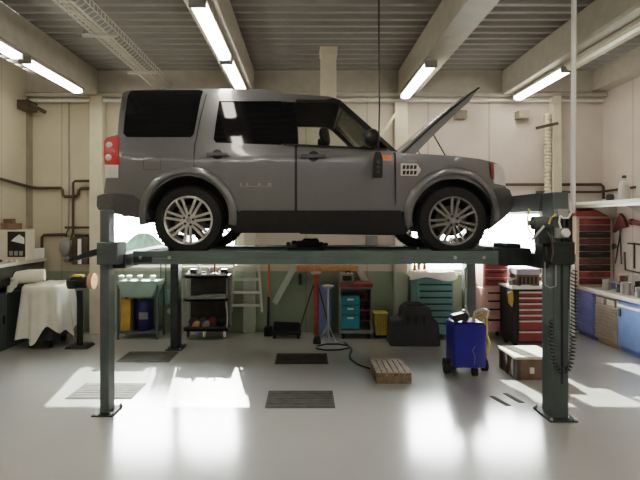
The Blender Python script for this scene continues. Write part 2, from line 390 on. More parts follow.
# ------------------------------------------------------------------ floor fittings
for x0, x1, y0, y1, la in ((-.42,.30,5.13,5.64,'steel floor plate in the middle, the nearer of two'), (-.42,.30,6.70,7.22,'steel floor plate in the middle, the farther of two'),
                        (-2.58,-1.86,6.78,7.32,'steel floor plate at left, next to the far lift post'), (-2.60,-1.88,5.39,5.9,'steel floor plate beside the near left lift post')):
    mb = MB().box(x0, x1, y0, y1, 0, .006)
    for k in range(6): mb.box(x0+.02, x1-.02, y0+.03+k*(y1-y0-.06)/6, y0+.05+k*(y1-y0-.06)/6, .006, .009)
    solo(mb, 'floor_plate', 'plate', la, 'floor plate', 'steel plates let into the floor', bevel=0)
for x, y, la in ((2.07, 5.33, 'dark slot drain in the floor, left of its pair'), (2.25, 5.42, 'dark slot drain in the floor, right of its pair')):
    mb = MB().prism([(x-.06, y+.14), (x-.01, y+.14), (x+.06, y-.14), (x+.0, y-.14)], 0, .005, 'Z')
    solo(mb, 'slot_drain', 'plate', la, 'floor drain', 'slot drains by the right lift post')

# ------------------------------------------------------------------ four-post lift
L = thing('car_lift', 'dark green four-post car lift carrying the grey car', 'car lift', (.25, 6.2, 0))
ZR0, ZL, ZR1 = 1.47, 1.607, 1.555
def post(x0, x1, y0, y1, z1, fx, k='lift'):
    mb = MB()
    mb.box(x0, x1, y0, y1, .015, z1)
    o = mb.build('post', k, L, bevel=.012)
    MB().box(x0-.06, x1+.06, y0-.06, y1+.06, 0, .018).build('base_plate', 'liftdark', o, bevel=.004)
    for dx in (x0-.04, x1+.04):
        for dy in (y0-.05, y1+.05): MB().lathe([(.014, .018), (.014, .035), (.006, .04)], (dx, dy, 0), n=8).build('anchor_bolt', 'steel', o)
    return o
post(-2.045, -1.955, 4.95, 5.12, 2.03, 1)
pR = post(2.385, 2.535, 4.82, 5.06, 2.2, -1)
MB().box(2.455, 2.475, 4.812, 4.822, .35, 2.0).build('guide_rail', 'liftdark', pR)
post(-2.02, -1.90, 7.44, 7.64, 2.03, 1, 'liftdark'); post(2.385, 2.53, 7.44, 7.66, 2.2, -1)
MB().box(2.36, 2.55, 5.06, 7.44, 2.02, 2.205).build('top_crossbeam', 'lift', L, bevel=.008)
for x0, x1 in ((-2.03, -1.83), (2.34, 2.56)):
    MB().box(x0, x1, 5.06, 7.44, 1.44, 1.58).build('crossbeam', 'liftdark', L, bevel=.008)
MB().box(-2.055, -1.85, 4.90, 5.15, 1.49, 1.71).build('sleeve', 'lift', L, bevel=.01)
MB().box(-2.06, -1.78, 7.40, 7.70, 1.49, 1.71).build('sleeve', 'liftdark', L, bevel=.01)
mb = MB().box(2.345, 2.575, 4.78, 5.06, 1.50, 1.72); mb.box(2.30, 2.36, 4.86, 5.04, 1.46, 1.86)
mb.build('sleeve', 'liftdark', L, bevel=.01)
MB().box(2.345, 2.575, 7.40, 7.70, 1.50, 1.72).build('sleeve', 'liftdark', L, bevel=.01)
for y0 in (5.2, 6.93):
    o = MB().box(-1.80, 2.32, y0, y0+.55, ZR0, ZR1-.02).build('runway', 'runway', L, bevel=.006)
    MB().box(-1.80, 2.32, y0+.01, y0+.54, ZR1-.02, ZR1).build('tread_plate', 'runtop', o)
    if y0 < 6: MB().box(-1.80, 2.10, y0, y0+.025, ZR1-.02, ZL).build('side_lip', 'runway', o, bevel=.004)
    MB().box(-1.79, -1.60, y0-.012, y0, ZR0+.02, ZR1-.005).build('end_bracket', 'liftdark', o)
    mb = MB()
    for bx in (-1.72, -1.42, 1.55, 1.85): mb.lathe([(.018, -.012), (.018, 0)], (bx, y0, ZR0+.07), 'Y', n=8)
    mb.build('bolt', 'steel', o)
    MB().prism([(1.66, ZR1), (1.70, ZR1+.06), (1.86, ZR1+.065), (1.90, ZR1+.09), (1.96, ZR1+.09), (1.99, ZR1)], y0+.05, y0+.5).build('wheel_stop', 'liftdark', o)
    mb = MB().box(2.0, 2.34, y0-.01, y0+.5, ZR0-.02, ZL+.03); mb.box(2.09, 2.25, y0+.02, y0+.4, ZL+.03, ZL+.075)
    mb.build('end_stop', 'liftdark', o, bevel=.01)
mb = MB().prism([(-2.04, 1.60), (-2.42, 1.50), (-2.42, 1.53), (-2.2, 1.62), (-2.04, 1.66)], 5.1, 5.3)
mb.build('drive_on_flap', 'liftdark', L)
# jack between the runways
mb = MB().box(-.22, .22, 5.9, 6.85, 1.50, 1.60); mb.box(-.12, .16, 6.2, 6.6, 1.60, 1.66)
jb = mb.build('jack_beam', 'liftdark', L, bevel=.01)
mb = MB()
for dx, r_, h in ((-.24, .03, .05), (-.16, .04, .07), (.02, .08, .1), (.12, .06, .1), (.2, .04, .05), (.27, .03, .04)): mb.lathe([(r_, 0), (r_, h*.7), (r_*.6, h)], (dx, 6.80, 1.58), n=10)
mb.build('jack_pad', 'blackm', jb)
# electrical gear on the near right post
def onpost(px0, px1, py0, py1, y0, y1, n, k, bev=.006):
    Ym = 4.8; return MB().box(wx(px0,Ym), wx(px1,Ym), y0, y1, wz(py1,Ym), wz(py0,Ym)).build(n, k, pR, bevel=bev)
onpost(554.5, 566, 209, 217, 4.74, 4.82, 'junction_box', 'grey'); sw = onpost(555, 566, 228, 238, 4.74, 4.82, 'switch_box', 'grey')
MB().lathe([(.034, -.035), (.040, -.02), (.040, 0)], (wx(566,4.72), 4.735, wz(233,4.72)), 'Y', n=14).build('knob', 'white', pR)
onpost(566, 574, 211, 262, 4.82, 5.0, 'control_cabinet', 'liftdark')
MB().cyl((2.20, 4.86, 1.90), (2.38, 4.86, 1.90), .065).cyl((2.16, 4.86, 1.90), (2.2, 4.86, 1.90), .03).build('motor', 'lift', pR)
MB().box(2.24, 2.36, 4.80, 4.92, 1.70, 1.86).build('pump_block', 'liftdark', pR, bevel=.01)
def loop(pxs, Y, r, n, k): return MB().tube([P(a, b_, Y) for a, b_ in pxs], r, 6).build(n, k, pR)
loop([(529,209),(527.5,218),(528,228),(532,235),(538,236),(541,231)], 4.85, .009, 'power_cable', 'yellow')
loop([(549,224),(551,218),(556,214)], 4.74, .008, 'power_cable', 'yellow')
loop([(570,201),(571.5,212),(568,218),(563,218),(560,216)], 4.73, .011, 'power_cable', 'white')
loop([(560,217),(559,222),(561,228)], 4.73, .008, 'power_cable', 'white')
loop([(548,232),(552,240),(553,252),(551,262),(547,258),(546,247)], 4.76, .008, 'power_cable', 'pipe')
loop([(545,262),(545,285),(550,288),(556,286),(556,262)], 4.80, .006, 'power_cable', 'grey')
loop([(532,240),(538,233),(544,226)], 4.80, .012, 'release_lever', 'steel')
MB().tube([P(573,262,4.80), P(572,300,4.80), P(573,335,4.80)], .02, 8).build('hydraulic_hose', 'white', pR)
MB().box(2.575, 2.60, 4.82, 4.98, 1.05, 1.6).build('cable_duct', 'liftdark', pR)
# coiled hose
path = [P(551,320,4.77), P(551.5,340,4.77), P(553,356,4.77), P(556,366,4.77), P(561,371,4.77), P(567,370,4.77), P(571,362,4.77), P(573,345,4.77), P(574,320,4.77), P(574,295,4.77), P(574,270,4.77)]
def resample(pts, n):
    d = [0]
    for a, c in zip(pts, pts[1:]): d.append(d[-1] + (c-a).length)
    out = []
    for k in range(n):
        s_ = d[-1]*k/(n-1); i = max(j for j in range(len(d)-1) if d[j] <= s_+1e-9)
        out.append(pts[i].lerp(pts[i+1], (s_-d[i])/(d[i+1]-d[i])))
    return out
turns = 44; cp = resample(path, turns*10); pts = []
for i, p in enumerate(cp):
    d = (cp[min(i+1, len(cp)-1)] - cp[max(i-1, 0)]).normalized(); a = d.cross(Vector((0,1,0))).normalized(); c = Vector((0,1,0))
    th = 2*PI*i/10; pts.append(p + (a*math.cos(th) + c*math.sin(th))*.026)
solo(MB().tube(pts, .006, 5), 'coiled_hose', 'black', 'black spiral air hose hanging in a loop on the right lift post', 'hose')
# pendant control hanging from the ceiling
t = thing('pendant_control', 'black hoist pendant hanging on a cable in front of the car door', 'remote control', P(377.5,178,5.2))
MB().tube([P(379,-40,5.2), P(379,60,5.2), P(379.5,105,5.2), P(378.5,151,5.2)], .008, 6).build('cable', 'black', t)
mb = MB(); x0, z0 = wx(377.7, 5.2), wz(178, 5.2)
mb.prism([(x0-.05, z0), (x0+.045, z0), (x0+.05, z0+.2), (x0+.028, z0+.27), (x0-.028, z0+.27), (x0-.048, z0+.2)], 5.16, 5.24)
mb.build('handset', 'black', t, bevel=.008)
for k in range(3): MB().lathe([(.016, -.012), (.018, 0)], (x0, 5.16, z0+.06+.05*k), 'Y', n=10).build('push_button', 'greyd', t)

# ------------------------------------------------------------------ the car
YC = 6.37
HZ = [(1.60,.85),(1.72,.885),(1.85,.915),(2.0,.938),(2.2,.950),(2.40,.953),(2.58,.955),(2.66,.945),(2.72,.925),(2.85,.892),(3.0,.850),(3.2,.785),(3.33,.730),(3.40,.67),(3.46,.58)]
hz_x = [a for a, _ in HZ]; hz_y = [c for _, c in HZ]
def half0(z):
    if z <= hz_x[0]: return hz_y[0]
    if z >= hz_x[-1]: return hz_y[-1]
    i = max(j for j in range(len(hz_x)-1) if hz_x[j] <= z)
    x0, x1 = hz_x[i], hz_x[i+1]; t = (z-x0)/(x1-x0)
    def sl(j):
        a, c = max(j-1, 0), min(j+1, len(hz_x)-1); return (hz_y[c]-hz_y[a])/(hz_x[c]-hz_x[a])
    m0, m1 = sl(i)*(x1-x0), sl(i+1)*(x1-x0)
    return (2*t**3-3*t**2+1)*hz_y[i] + (t**3-2*t**2+t)*m0 + (-2*t**3+3*t**2)*hz_y[i+1] + (t**3-t**2)*m1
def plan(x):
    k = 1.0
    if x > 1.6: k -= .13*((x-1.6)/.65)**2
    if x < -1.95: k -= .07*((-1.95-x)/.35)**2
    return k
def half(x, z): return half0(z)*plan(x)
def cp_(px, py):
    Y = 5.42; x = z = 0
    for _ in range(6):
        x, z = wx(px, Y), wz(py, Y); Y = YC - half(x, z)
    return (x, z)
def CP(pts): return [cp_(a, c) for a, c in pts]
car = thing('car', 'grey metallic four-wheel-drive estate car with raised bonnet on the lift', 'car', (0, YC, ZR1))
def gridcut(bm, step=.055, ycuts=()):
    bmesh.ops.triangulate(bm, faces=bm.faces)
    xs_ = [v.co.x for v in bm.verts]; zs_ = [v.co.z for v in bm.verts]
    def cut(co, no): bmesh.ops.bisect_plane(bm, geom=bm.verts[:]+bm.edges[:]+bm.faces[:], plane_co=co, plane_no=no, dist=1e-5)
    z = min(zs_)+step*.53
    while z < max(zs_): cut((0,0,z), (0,0,1)); z += step
    x = min(xs_)+step*.61
    while x < max(xs_): cut((x,0,0), (1,0,0)); x += step*2
    for y in ycuts: cut((0,y,0), (0,1,0))
def fill(v_fn, bm):
    for v in bm.verts: v.co = v_fn(v.co)
def side_panel(poly, o0, o1, sgn=-1, step=.06):
    """solid panel lying on the body side; o0/o1 = offsets from the surface"""
    mb = MB(); mb.prism(poly, 0, 1); gridcut(mb.bm, step)
    fill(lambda c: Vector((c.x, YC + sgn*(half(c.x, c.z) + (o0 if c.y < .5 else o1)), c.z)), mb.bm)
    return mb
def smooth_poly(p, it=1):
    for _ in range(it):
        q = []
        for i in range(len(p)):
            a, c = p[i], p[(i+1) % len(p)]
            q += [(a[0]*.75+c[0]*.25, a[1]*.75+c[1]*.25), (a[0]*.25+c[0]*.75, a[1]*.25+c[1]*.75)]
        p = q
    return p
def arc(cx, cy, r, a0, a1, n=18): return [(cx+r*math.cos(math.radians(a0+(a1-a0)*k/n)), cy-r*math.sin(math.radians(a0+(a1-a0)*k/n))) for k in range(n+1)]
RW, FW = (187.5, 217.5), (453.5, 220)
RW3, FW3 = (wx(RW[0], 5.42), 1.979), (wx(FW[0], 5.42), 1.972)
ZB = 1.607
WR, WF = (wx(188, 5.42), ZR1+.372), (wx(453.5, 5.42), ZR1+.366)
out_px = [(106,194),(106,170),(107,141),(112,136.5),(117.5,134.5),(119.5,112),(122,97),(125,92),(131,90.3),(160,89.3),(200,88.7),(262,89.0),(272,90.5),(284,93.6),(310,95),(330,96.5),(340,100),(366,122.5),(396,150.5),(402,153.5),
          (425,154),(455,156),(480,159),(493,162),(501,166),(504,178),(506,188),(505,200),(500,210),(494,216)]
outline = CP(out_px) + CP(arc(FW[0], FW[1], 41.5, -8, 188, 24)) + CP([(408,229),(404,212),(238,212),(231,225)]) + CP(arc(RW[0], RW[1], 41.5, -8, 188, 24)) + CP([(140,214),(122,208),(108,204)])
def raw(poly, y0, y1):
    mb = MB(); mb.prism(poly, y0, y1); bmesh.ops.recalc_face_normals(mb.bm, faces=mb.bm.faces)
    me = bpy.data.meshes.new('tmp'); mb.bm.to_mesh(me); mb.bm.free(); return me
def boolean(base, cutters):
    o = bpy.data.objects.new('tmp_body', base); COL.objects.link(o); tmp = []
    for c in cutters:
        co = bpy.data.objects.new('tmp_cut', c); COL.objects.link(co); tmp.append(co)
        md = o.modifiers.new('b', 'BOOLEAN'); md.operation = 'DIFFERENCE'; md.object = co; md.solver = 'EXACT'
    dg = bpy.context.evaluated_depsgraph_get(); me = bpy.data.meshes.new_from_object(o.evaluated_get(dg))
    for t_ in tmp + [o]: bpy.data.objects.remove(t_)
    return me
q_win = [(133,92.5),(198,91.5),(202,94),(193,133),(189,136.5),(127,136.5),(124,133)]
r_win = [(219,101),(281,101),(283,103),(284,143),(281,145),(216,142.5),(213.5,139)]
f_win = [(295,101.5),(330,102),(337,104),(356,119.5),(389,147.5),(387,149.5),(300,146.5),(297,144)]
qw, rw, fw_ = CP(q_win), CP(r_win), CP(f_win)
cabin = CP([(127,100),(150,95.5),(262,95.5),(284,100),(332,102.5),(380,147.5),(392,156),(392,206),(240,206),(240,160),(127,160)])
bay = CP([(412,140),(488,140),(492,180),(412,180)])
wsA, wsB = cp_(343,102.8), cp_(392,146.7)
nrm = Vector((wsB[0]-wsA[0], 0, wsB[1]-wsA[1])).normalized(); pn = (-nrm.z, nrm.x)
ws = [(wsA[0]+pn[0]*.1, wsA[1]+pn[1]*.1), (wsB[0]+pn[0]*.1, wsB[1]+pn[1]*.1), (wsB[0]-pn[0]*.11, wsB[1]-pn[1]*.11), (wsA[0]-pn[0]*.11, wsA[1]-pn[1]*.11)]
tw = CP([(110,101),(132,101),(130,128),(106,128)])
cut = [raw(cabin, -.92, .92), raw(bay, -.84, .84), raw(qw, -1.3, 1.3), raw(rw, -1.3, 1.3), raw(fw_, -1.3, 1.3), raw(ws, -.9, .9), raw(tw, -.84, .84)]
bme = boolean(raw(outline, -1, 1), cut)
mb = MB(); mb.bm.from_mesh(bme); gridcut(mb.bm, .05, (-.97, -.92, -.8, -.4, 0, .4, .8, .92, .97))
def body_fn(c):
    y = c.y
    return Vector((c.x, YC + y*half(c.x, c.z), c.z))
fill(body_fn, mb.bm); bmesh.ops.remove_doubles(mb.bm, verts=mb.bm.verts, dist=1e-5)
bd = mb.build('body', 'paint', car, smooth=32)
bd.data.materials.append(M['seat'])
for p_ in bd.data.polygons:
    c_ = p_.center + car.location
    if abs(c_.y-YC) < .926*half(c_.x, c_.z) + .004 and p_.normal.dot(Vector((-.35, YC, 2.75)) - c_) > 0 and c_.z > 1.95: p_.material_index = 1
# wheel house liner + floor pan so one cannot see through the arches
mb = MB()
for c3 in (RW3, FW3):
    mb.box(c3[0]-.44, c3[0]+.44, YC-.60, YC+.60, ZB+.30, ZB+.86)
    for s in (-1, 1): 
        pr = [(c3[0]+.46*math.cos(a), c3[1]+.46*math.sin(a)) for a in [PI*k/14 for k in range(15)]] + [(c3[0]-.448*math.cos(PI*k/14)*1, c3[1]+.448*math.sin(PI*k/14)) for k in range(15)]
        A = YC+s*.60; B = YC+s*.90
        n_ = 15
        ro = [(pr[k]) for k in range(15)]
        V0 = [mb.bm.verts.new((p[0], A, p[1])) for p in ro]; V1 = [mb.bm.verts.new((p[0], B, p[1])) for p in ro]
        for k in range(14): mb.bm.faces.new((V0[k], V0[k+1], V1[k+1], V1[k]))
mb.build('wheel_liner', 'blackm', car)
mb = MB(); xa, xb = wx(112,5.5), wx(490,5.5)
mb.box(xa+.05, RW3[0]-.46, YC-.70, YC+.70, ZB+.36, ZB+.52).box(RW3[0]+.46, FW3[0]-.46, YC-.80, YC+.80, ZB+.25, ZB+.44).box(FW3[0]+.42, FW3[0]+.58, YC-.66, YC+.66, ZB+.30, ZB+.5)
mb.box(-.8, .7, YC-.25, YC+.1, ZB+.19, ZB+.25); mb.cyl((RW3[0]-.3, YC+.3, ZB+.26), (.9, YC+.28, ZB+.22), .05); mb.box(-1.0, -.3, YC+.35, YC+.62, ZB+.19, ZB+.27)
for c3 in (RW3, FW3): mb.cyl((c3[0], YC-.7, c3[1]), (c3[0], YC+.7, c3[1]), .05, n=10); mb.ball((c3[0], YC, c3[1]), .15)
mb.build('underbody', 'sill', car)
# sills, bumpers
for s in (-1, 1):
    side_panel(CP([(231,210.5),(401,210.5),(404,222),(408,231),(404,234.5),(300,233),(236,233),(229,227)]), -.16, .004, s).build('sill', 'sill', car)
    side_panel(CP([(300,234),(400,235.5),(404,233),(300,232)]), -.3, -.02, s).build('sill_lip', 'sill', car)
def wrap_bumper(px_poly, ycuts, name, k, grow=.012):
    mb = MB(); mb.prism(CP(px_poly), -1, 1); gridcut(mb.bm, .05, (-.9, -.6, 0, .6, .9))
    fill(lambda c: Vector((c.x, YC + c.y*(half(c.x, c.z)+grow), c.z)), mb.bm)
    return mb.build(name, k, car, smooth=40)
wrap_bumper([(97.5,196),(104,194),(118,193.5),(134,195),(146,205),(150,219.5),(132,217),(106,212),(99,210),(97,206)], 0, 'rear_bumper', 'paintdk')
wrap_bumper([(493,189),(505,187.5),(509.5,190),(512.5,199),(511.5,209),(505,217),(495,225),(489,229.5),(491,222),(495,210),(495,199)], 0, 'front_bumper', 'paintdk')
wrap_bumper([(104,193),(106,178),(119,178),(120,193)], 0, 'bumper_corner', 'paint', .004)
# flares
def flare(c3, s, ang0, ang1):
    mb = MB(); prof = [(.452,-.05),(.450,.024),(.456,.034),(.475,.038),(.505,.030),(.528,.014),(.538,-.002),(.535,-.03)]
    rings = []
    for k in range(41):
        a = math.radians(ang0+(ang1-ang0)*k/40); ring = []
        for r_, o_ in prof:
            x, z = c3[0]+r_*math.cos(a), c3[1]+r_*math.sin(a)
            ring.append(mb.bm.verts.new((x, YC+s*(half(x, z)+o_), z)))
        rings.append(ring)
    for A, B in zip(rings, rings[1:]):
        for k in range(len(prof)-1): mb.bm.faces.new((A[k], A[k+1], B[k+1], B[k]))
    mb.build('wheel_arch_flare', 'paint', car, smooth=50)
for s in (-1, 1):
    flare(RW3, s, -12, 192); flare(FW3, s, -6, 193)
# windows
def glassp(poly, k, parent, n='window_glass'):
    return poly
for s in (-1, 1):
    side_panel(CP([(131,90.6),(200,89.9),(203.2,91.5),(194,134),(190.5,137),(127,137),(123.5,133.5),(125,120),(128,96)]), -.02, .005, s).build('quarter_window', 'gdark', car)
    side_panel(CP([(122.5,94),(126,91.2),(130.5,90.7),(127.3,96),(124.5,110),(122.5,110)]), -.02, .004, s).build('pillar_cover', 'paintdk', car)
    # rear door
    rd = CP([(195.5,149)] + [(194.5,158),(194.5,166)] + arc(RW[0], RW[1], 51.5, 80, 6, 12) + [(242,210),(294.7,210),(294.7,147.5),(213,145.5),(207,141)])
    d = side_panel(rd, -.02, .006, s).build('rear_door', 'paint', car, bevel=.004)
    side_panel(rw, -.03, -.012, s).build('door_window', 'gdark', d)
    mb = side_panel(CP([(207,153),(228,153.2),(229,156.2),(207,156.2)]), .02, .045, s); h = mb.build('door_handle', 'paintdk', d, bevel=.006)
    mb = side_panel(CP(arc(217.5, 154.5, 5.2, 0, 345, 16)), .0, .009, s); mb.build('handle_recess', 'black', d)
    fd = CP([(297.2,147.5),(390,152),(393.6,155),(393.6,195),(395.5,210),(297.2,210)])
    d = side_panel(fd, -.02, .006, s).build('front_door', 'paint', car, bevel=.004)
    side_panel(fw_, -.022, -.016, s).build('door_window', 'gclear', d)
    side_panel(CP([(301,154.6),(325,154.8),(326,158),(301,158)]), .02, .045, s).build('door_handle', 'paintdk', d, bevel=.006)
    side_panel(CP(arc(313.5, 156.4, 5.4, 0, 345, 16)), .0, .009, s).build('handle_recess', 'black', d)
    # black seams behind the door gaps, pillars and belt line
    side_panel(CP([(294.2,146),(297.8,146),(297.8,212),(294.2,212)]), -.01, .002, s).build('door_gap', 'black', car)
    side_panel(CP([(393,152),(396,153),(396,205),(394,205)]), -.01, .002, s).build('door_gap', 'black', car)
    side_panel(CP([(194,143),(195.6,143),(195.2,167),(193.8,167)]), -.01, .003, s).build('door_gap', 'black', car)
    side_panel(CP([(206.2,94),(207.4,94),(199.5,125),(196.2,143),(195,143),(198.2,125)]), -.01, .003, s).build('door_gap', 'black', car)
    side_panel(CP([(282.5,101.5),(295.5,102.5),(297.5,146),(283,145)]), -.01, .004, s).build('pillar_cover', 'gdark', car)
    side_panel(CP([(333,98.2),(340.5,100.3),(366,123),(397.5,151.6),(391,151),(356,119.5),(337,104.2),(330,102.2),(296,101.7),(296,99.5),(325,100)]), -.03, .006, s).build('pillar_cover', 'black', car)
    side_panel(CP([(283,145.5),(386,150.2),(388,148.2),(283,143.6)]), -.005, .010, s).build('window_trim', 'black', car)
    # wing vent
    vt = side_panel(CP([(400.5,163.5),(417,163.8),(421,170),(417,176),(400.5,175.8)]), -.01, .012, s).build('wing_vent', 'lens', car, bevel=.004)
    for yy in (165.3, 170.8):
        for k in range(4):
            a = 402.3+3.7*k; side_panel(CP([(a+.5,yy),(a+3.2,yy),(a+2.6,yy+3.8),(a-.1,yy+3.8)]), .008, .015, s).build('vent_slot', 'black', vt)
    side_panel(CP([(381,154.5),(391.5,155.6),(391.5,160),(382,160)]), -.005, .010, s).build('side_marker', 'orange', car, label='orange side marker lens')
    # fuel flap seam
    side_panel(CP([(143,157.5),(161,157.5),(161,170),(143,170)]), -.01, .0015, s).build('fuel_flap_gap', 'paintdk', car) if s < 0 else None
    if s < 0: side_panel(CP([(143.8,158.2),(160.3,158.2),(160.3,169.3),(143.8,169.3)]), -.01, .003, s).build('fuel_flap', 'paint', car)
    # lamps
    tl = side_panel(CP([(104.6,141),(108,137.5),(113,136),(119,136.5),(119.2,164.5),(105.2,164.5)]), -.20, .014, s).build('tail_lamp', 'red', car, bevel=.008, label='red tail lamp lens')
    for lx, ly in ((109.8, 145.4), (109.0, 157.8)):
        qx, qz = cp_(lx, ly); MB().lathe([(.036, s*(half(qx, qz)-.03)), (.036, s*(half(qx, qz)+.020)), (.026, s*(half(qx, qz)+.026))], (qx, YC, qz), 'Y', n=18).build('reversing_lens', 'lens', tl)
    side_panel(CP([(105.2,165),(118.6,165),(118.4,178.2),(105.8,178.2)]), -.2, .013, s).build('lower_lamp_lens', 'lens', tl, bevel=.006)
    hl = side_panel(CP([(491.5,163.5),(500,165.2),(503,169),(504.8,178),(505.2,186),(494,183.5),(491.5,175)]), -.1, .012, s).build('headlamp', 'lens', car, bevel=.006, label='pale clear headlamp')
    side_panel(CP([(489.8,163.2),(493.2,163.8),(494,180),(491.2,178)]), -.01, .016, s).build('side_reflector', 'redd', hl)
    # mirrors
    mx, mz = cp_(368, 141)
    mb = MB(); yy = YC+s*(half(mx, mz)+.13)
    mb.ball((mx+.03, yy, mz+.01), .085, .13, .10); mr = mb.build('door_mirror', 'black', car)
    MB().bar((mx+.05, YC+s*half(mx, mz), mz-.07), (mx+.03, yy, mz-.05), .06, .04).build('mirror_arm', 'black', mr)
mb = side_panel(CP([(240,186.1),(271.5,186.1),(271.5,186.7),(240,186.7)]), .004, .0072)
dl = mb.build('door_marking', 'greymark', car, label='faint pale line on the rear door')  # thin line with short dashes above, slightly lighter than the door
for a, w_ in ((240.2, 1.6), (246, 2.4), (258, 2.8), (268, 3.4)): side_panel(CP([(a,183),(a+w_,183),(a+w_,185.6),(a,185.6)]), .004, .0072).build('marking_dash', 'greymark', dl)
# windscreen, rear screen
def across(poly, y, name, k): MB().prism(poly, YC-y, YC+y).build(name, k, car)
t_ = .006
across([(wsA[0]+pn[0]*t_, wsA[1]+pn[1]*t_), (wsB[0]+pn[0]*t_, wsB[1]+pn[1]*t_), (wsB[0]-pn[0]*t_, wsB[1]-pn[1]*t_), (wsA[0]-pn[0]*t_, wsA[1]-pn[1]*t_)], .70, 'windscreen', 'gclear')
a, c = cp_(120.5,101), cp_(118.5,128); across([(a[0]+.012, a[1]), (a[0]+.03, a[1]), (c[0]+.03, c[1]), (c[0]+.012, c[1])], .66, 'rear_screen', 'gdark')
# interior
def seat(y, x):
    zb = 2.10
    t0 = MB().prism([(x-.28, zb), (x+.22, zb), (x+.26, zb+.10), (x+.2, zb+.16), (x-.26, zb+.12)], y-.24, y+.24).build('car_seat', 'seat', car, bevel=.03)
    MB().prism([(x-.30, zb+.1), (x-.14, zb+.12), (x-.30, zb+.66), (x-.40, zb+.70), (x-.46, zb+.66)], y-.23, y+.23).build('seat_backrest', 'seat', t0, bevel=.03)
    MB().prism([(x-.38, zb+.72), (x-.29, zb+.73), (x-.31, zb+.90), (x-.36, zb+.93), (x-.43, zb+.90)], y-.13, y+.13).build('headrest', 'seat', t0, bevel=.025)
for y in (YC-.38, YC+.38): seat(y, .58)
MB().box(-.75, -.55, YC-.6, YC+.6, 2.3, 2.98).build('rear_seat', 'seat', car, bevel=.04)
MB().prism([(.86, 2.35), (1.08, 2.35), (1.08, 2.66), (.98, 2.72), (.88, 2.66)], YC-.78, YC+.78).build('dashboard', 'seat', car, bevel=.02)
ring = []
for k in range(24):
    a = 2*PI*k/24; ring.append((.80+.19*math.sin(a)*.45, YC+.38+.19*math.cos(a), 2.70+.19*math.sin(a)*.9))
MB().tube(ring, .018, 8, closed=True).bar((.90, YC+.38, 2.6), (.80, YC+.38, 2.7), .06).build('steering_wheel', 'black', car)
mb = MB().box(wx(414,5.6), 1.98, YC-.66, YC+.66, 2.10, 2.44); mb.box(1.30, 1.85, YC-.3, YC+.3, 2.44, 2.52)
mb.build('engine', 'black', car, bevel=.03)
# raised bonnet: thin curved panel hinged at the windscreen
hx, hz_ = wx(397, 5.52), wz(154.5, 5.52); tx, tz = wx(479, 5.55), wz(85.5, 5.55)
Lb = math.hypot(tx-hx, tz-hz_); ux, uz = (tx-hx)/Lb, (tz-hz_)/Lb; nx, nz = -uz, ux
def bonnet_pt(u, v, th):
    y = v*2-1; w_ = .86 - .08*u**2
    crown = .018*math.sin(PI*u) + .025*(1-y*y) - .02*max(0, u-.9)/.1
    n_ = crown - th*(.065 + (1-u)*.075 - .07*max(0, (u-.82)/.18)**1.5)
    return Vector((hx+ux*u*Lb+nx*n_, YC+y*w_, hz_+uz*u*Lb+nz*n_))
def bonnet_mesh(t0, t1, i0, i1):
    mb = MB(); nu, nv = 24, 15
    S = lambda t, i, j: mb.bm.verts.new(bonnet_pt(i0[0]+(i0[1]-i0[0])*i/(nu-1), i1[0]+(i1[1]-i1[0])*j/(nv-1), t))
    A = [[S(t0, i, j) for j in range(nv)] for i in range(nu)]; B = [[S(t1, i, j) for j in range(nv)] for i in range(nu)]
    for i in range(nu-1):
        for j in range(nv-1):
            mb.bm.faces.new((A[i][j], A[i+1][j], A[i+1][j+1], A[i][j+1])); mb.bm.faces.new((B[i][j], B[i][j+1], B[i+1][j+1], B[i+1][j]))
    for i in range(nu-1):
        for j in (0, nv-1): mb.bm.faces.new((A[i][j], A[i+1][j], B[i+1][j], B[i][j]))
    for j in range(nv-1):
        for i in (0, nu-1): mb.bm.faces.new((A[i][j], A[i][j+1], B[i][j+1], B[i][j]))
    return mb
bn = bonnet_mesh(0, 1, (0, 1), (0, 1)).build('bonnet', 'paint', car, smooth=40)
bonnet_mesh(1.0, 1.12, (.06, .92), (.06, .94)).build('bonnet_lining', 'paintdk', bn, smooth=40)
for v_ in (-.004, 1.004): MB().tube([bonnet_pt(u/20, v_, .24) for u in range(21)], .011, 6).build('rubber_seal', 'black', bn)
MB().tube([P(445.5,156,5.62), P(432.5,133,5.66)], .008, 6).build('bonnet_strut', 'black', car)
MB().tube([P(420,155,6.9), P(416,146,6.9)], .008, 6).build('bonnet_strut', 'black', car)
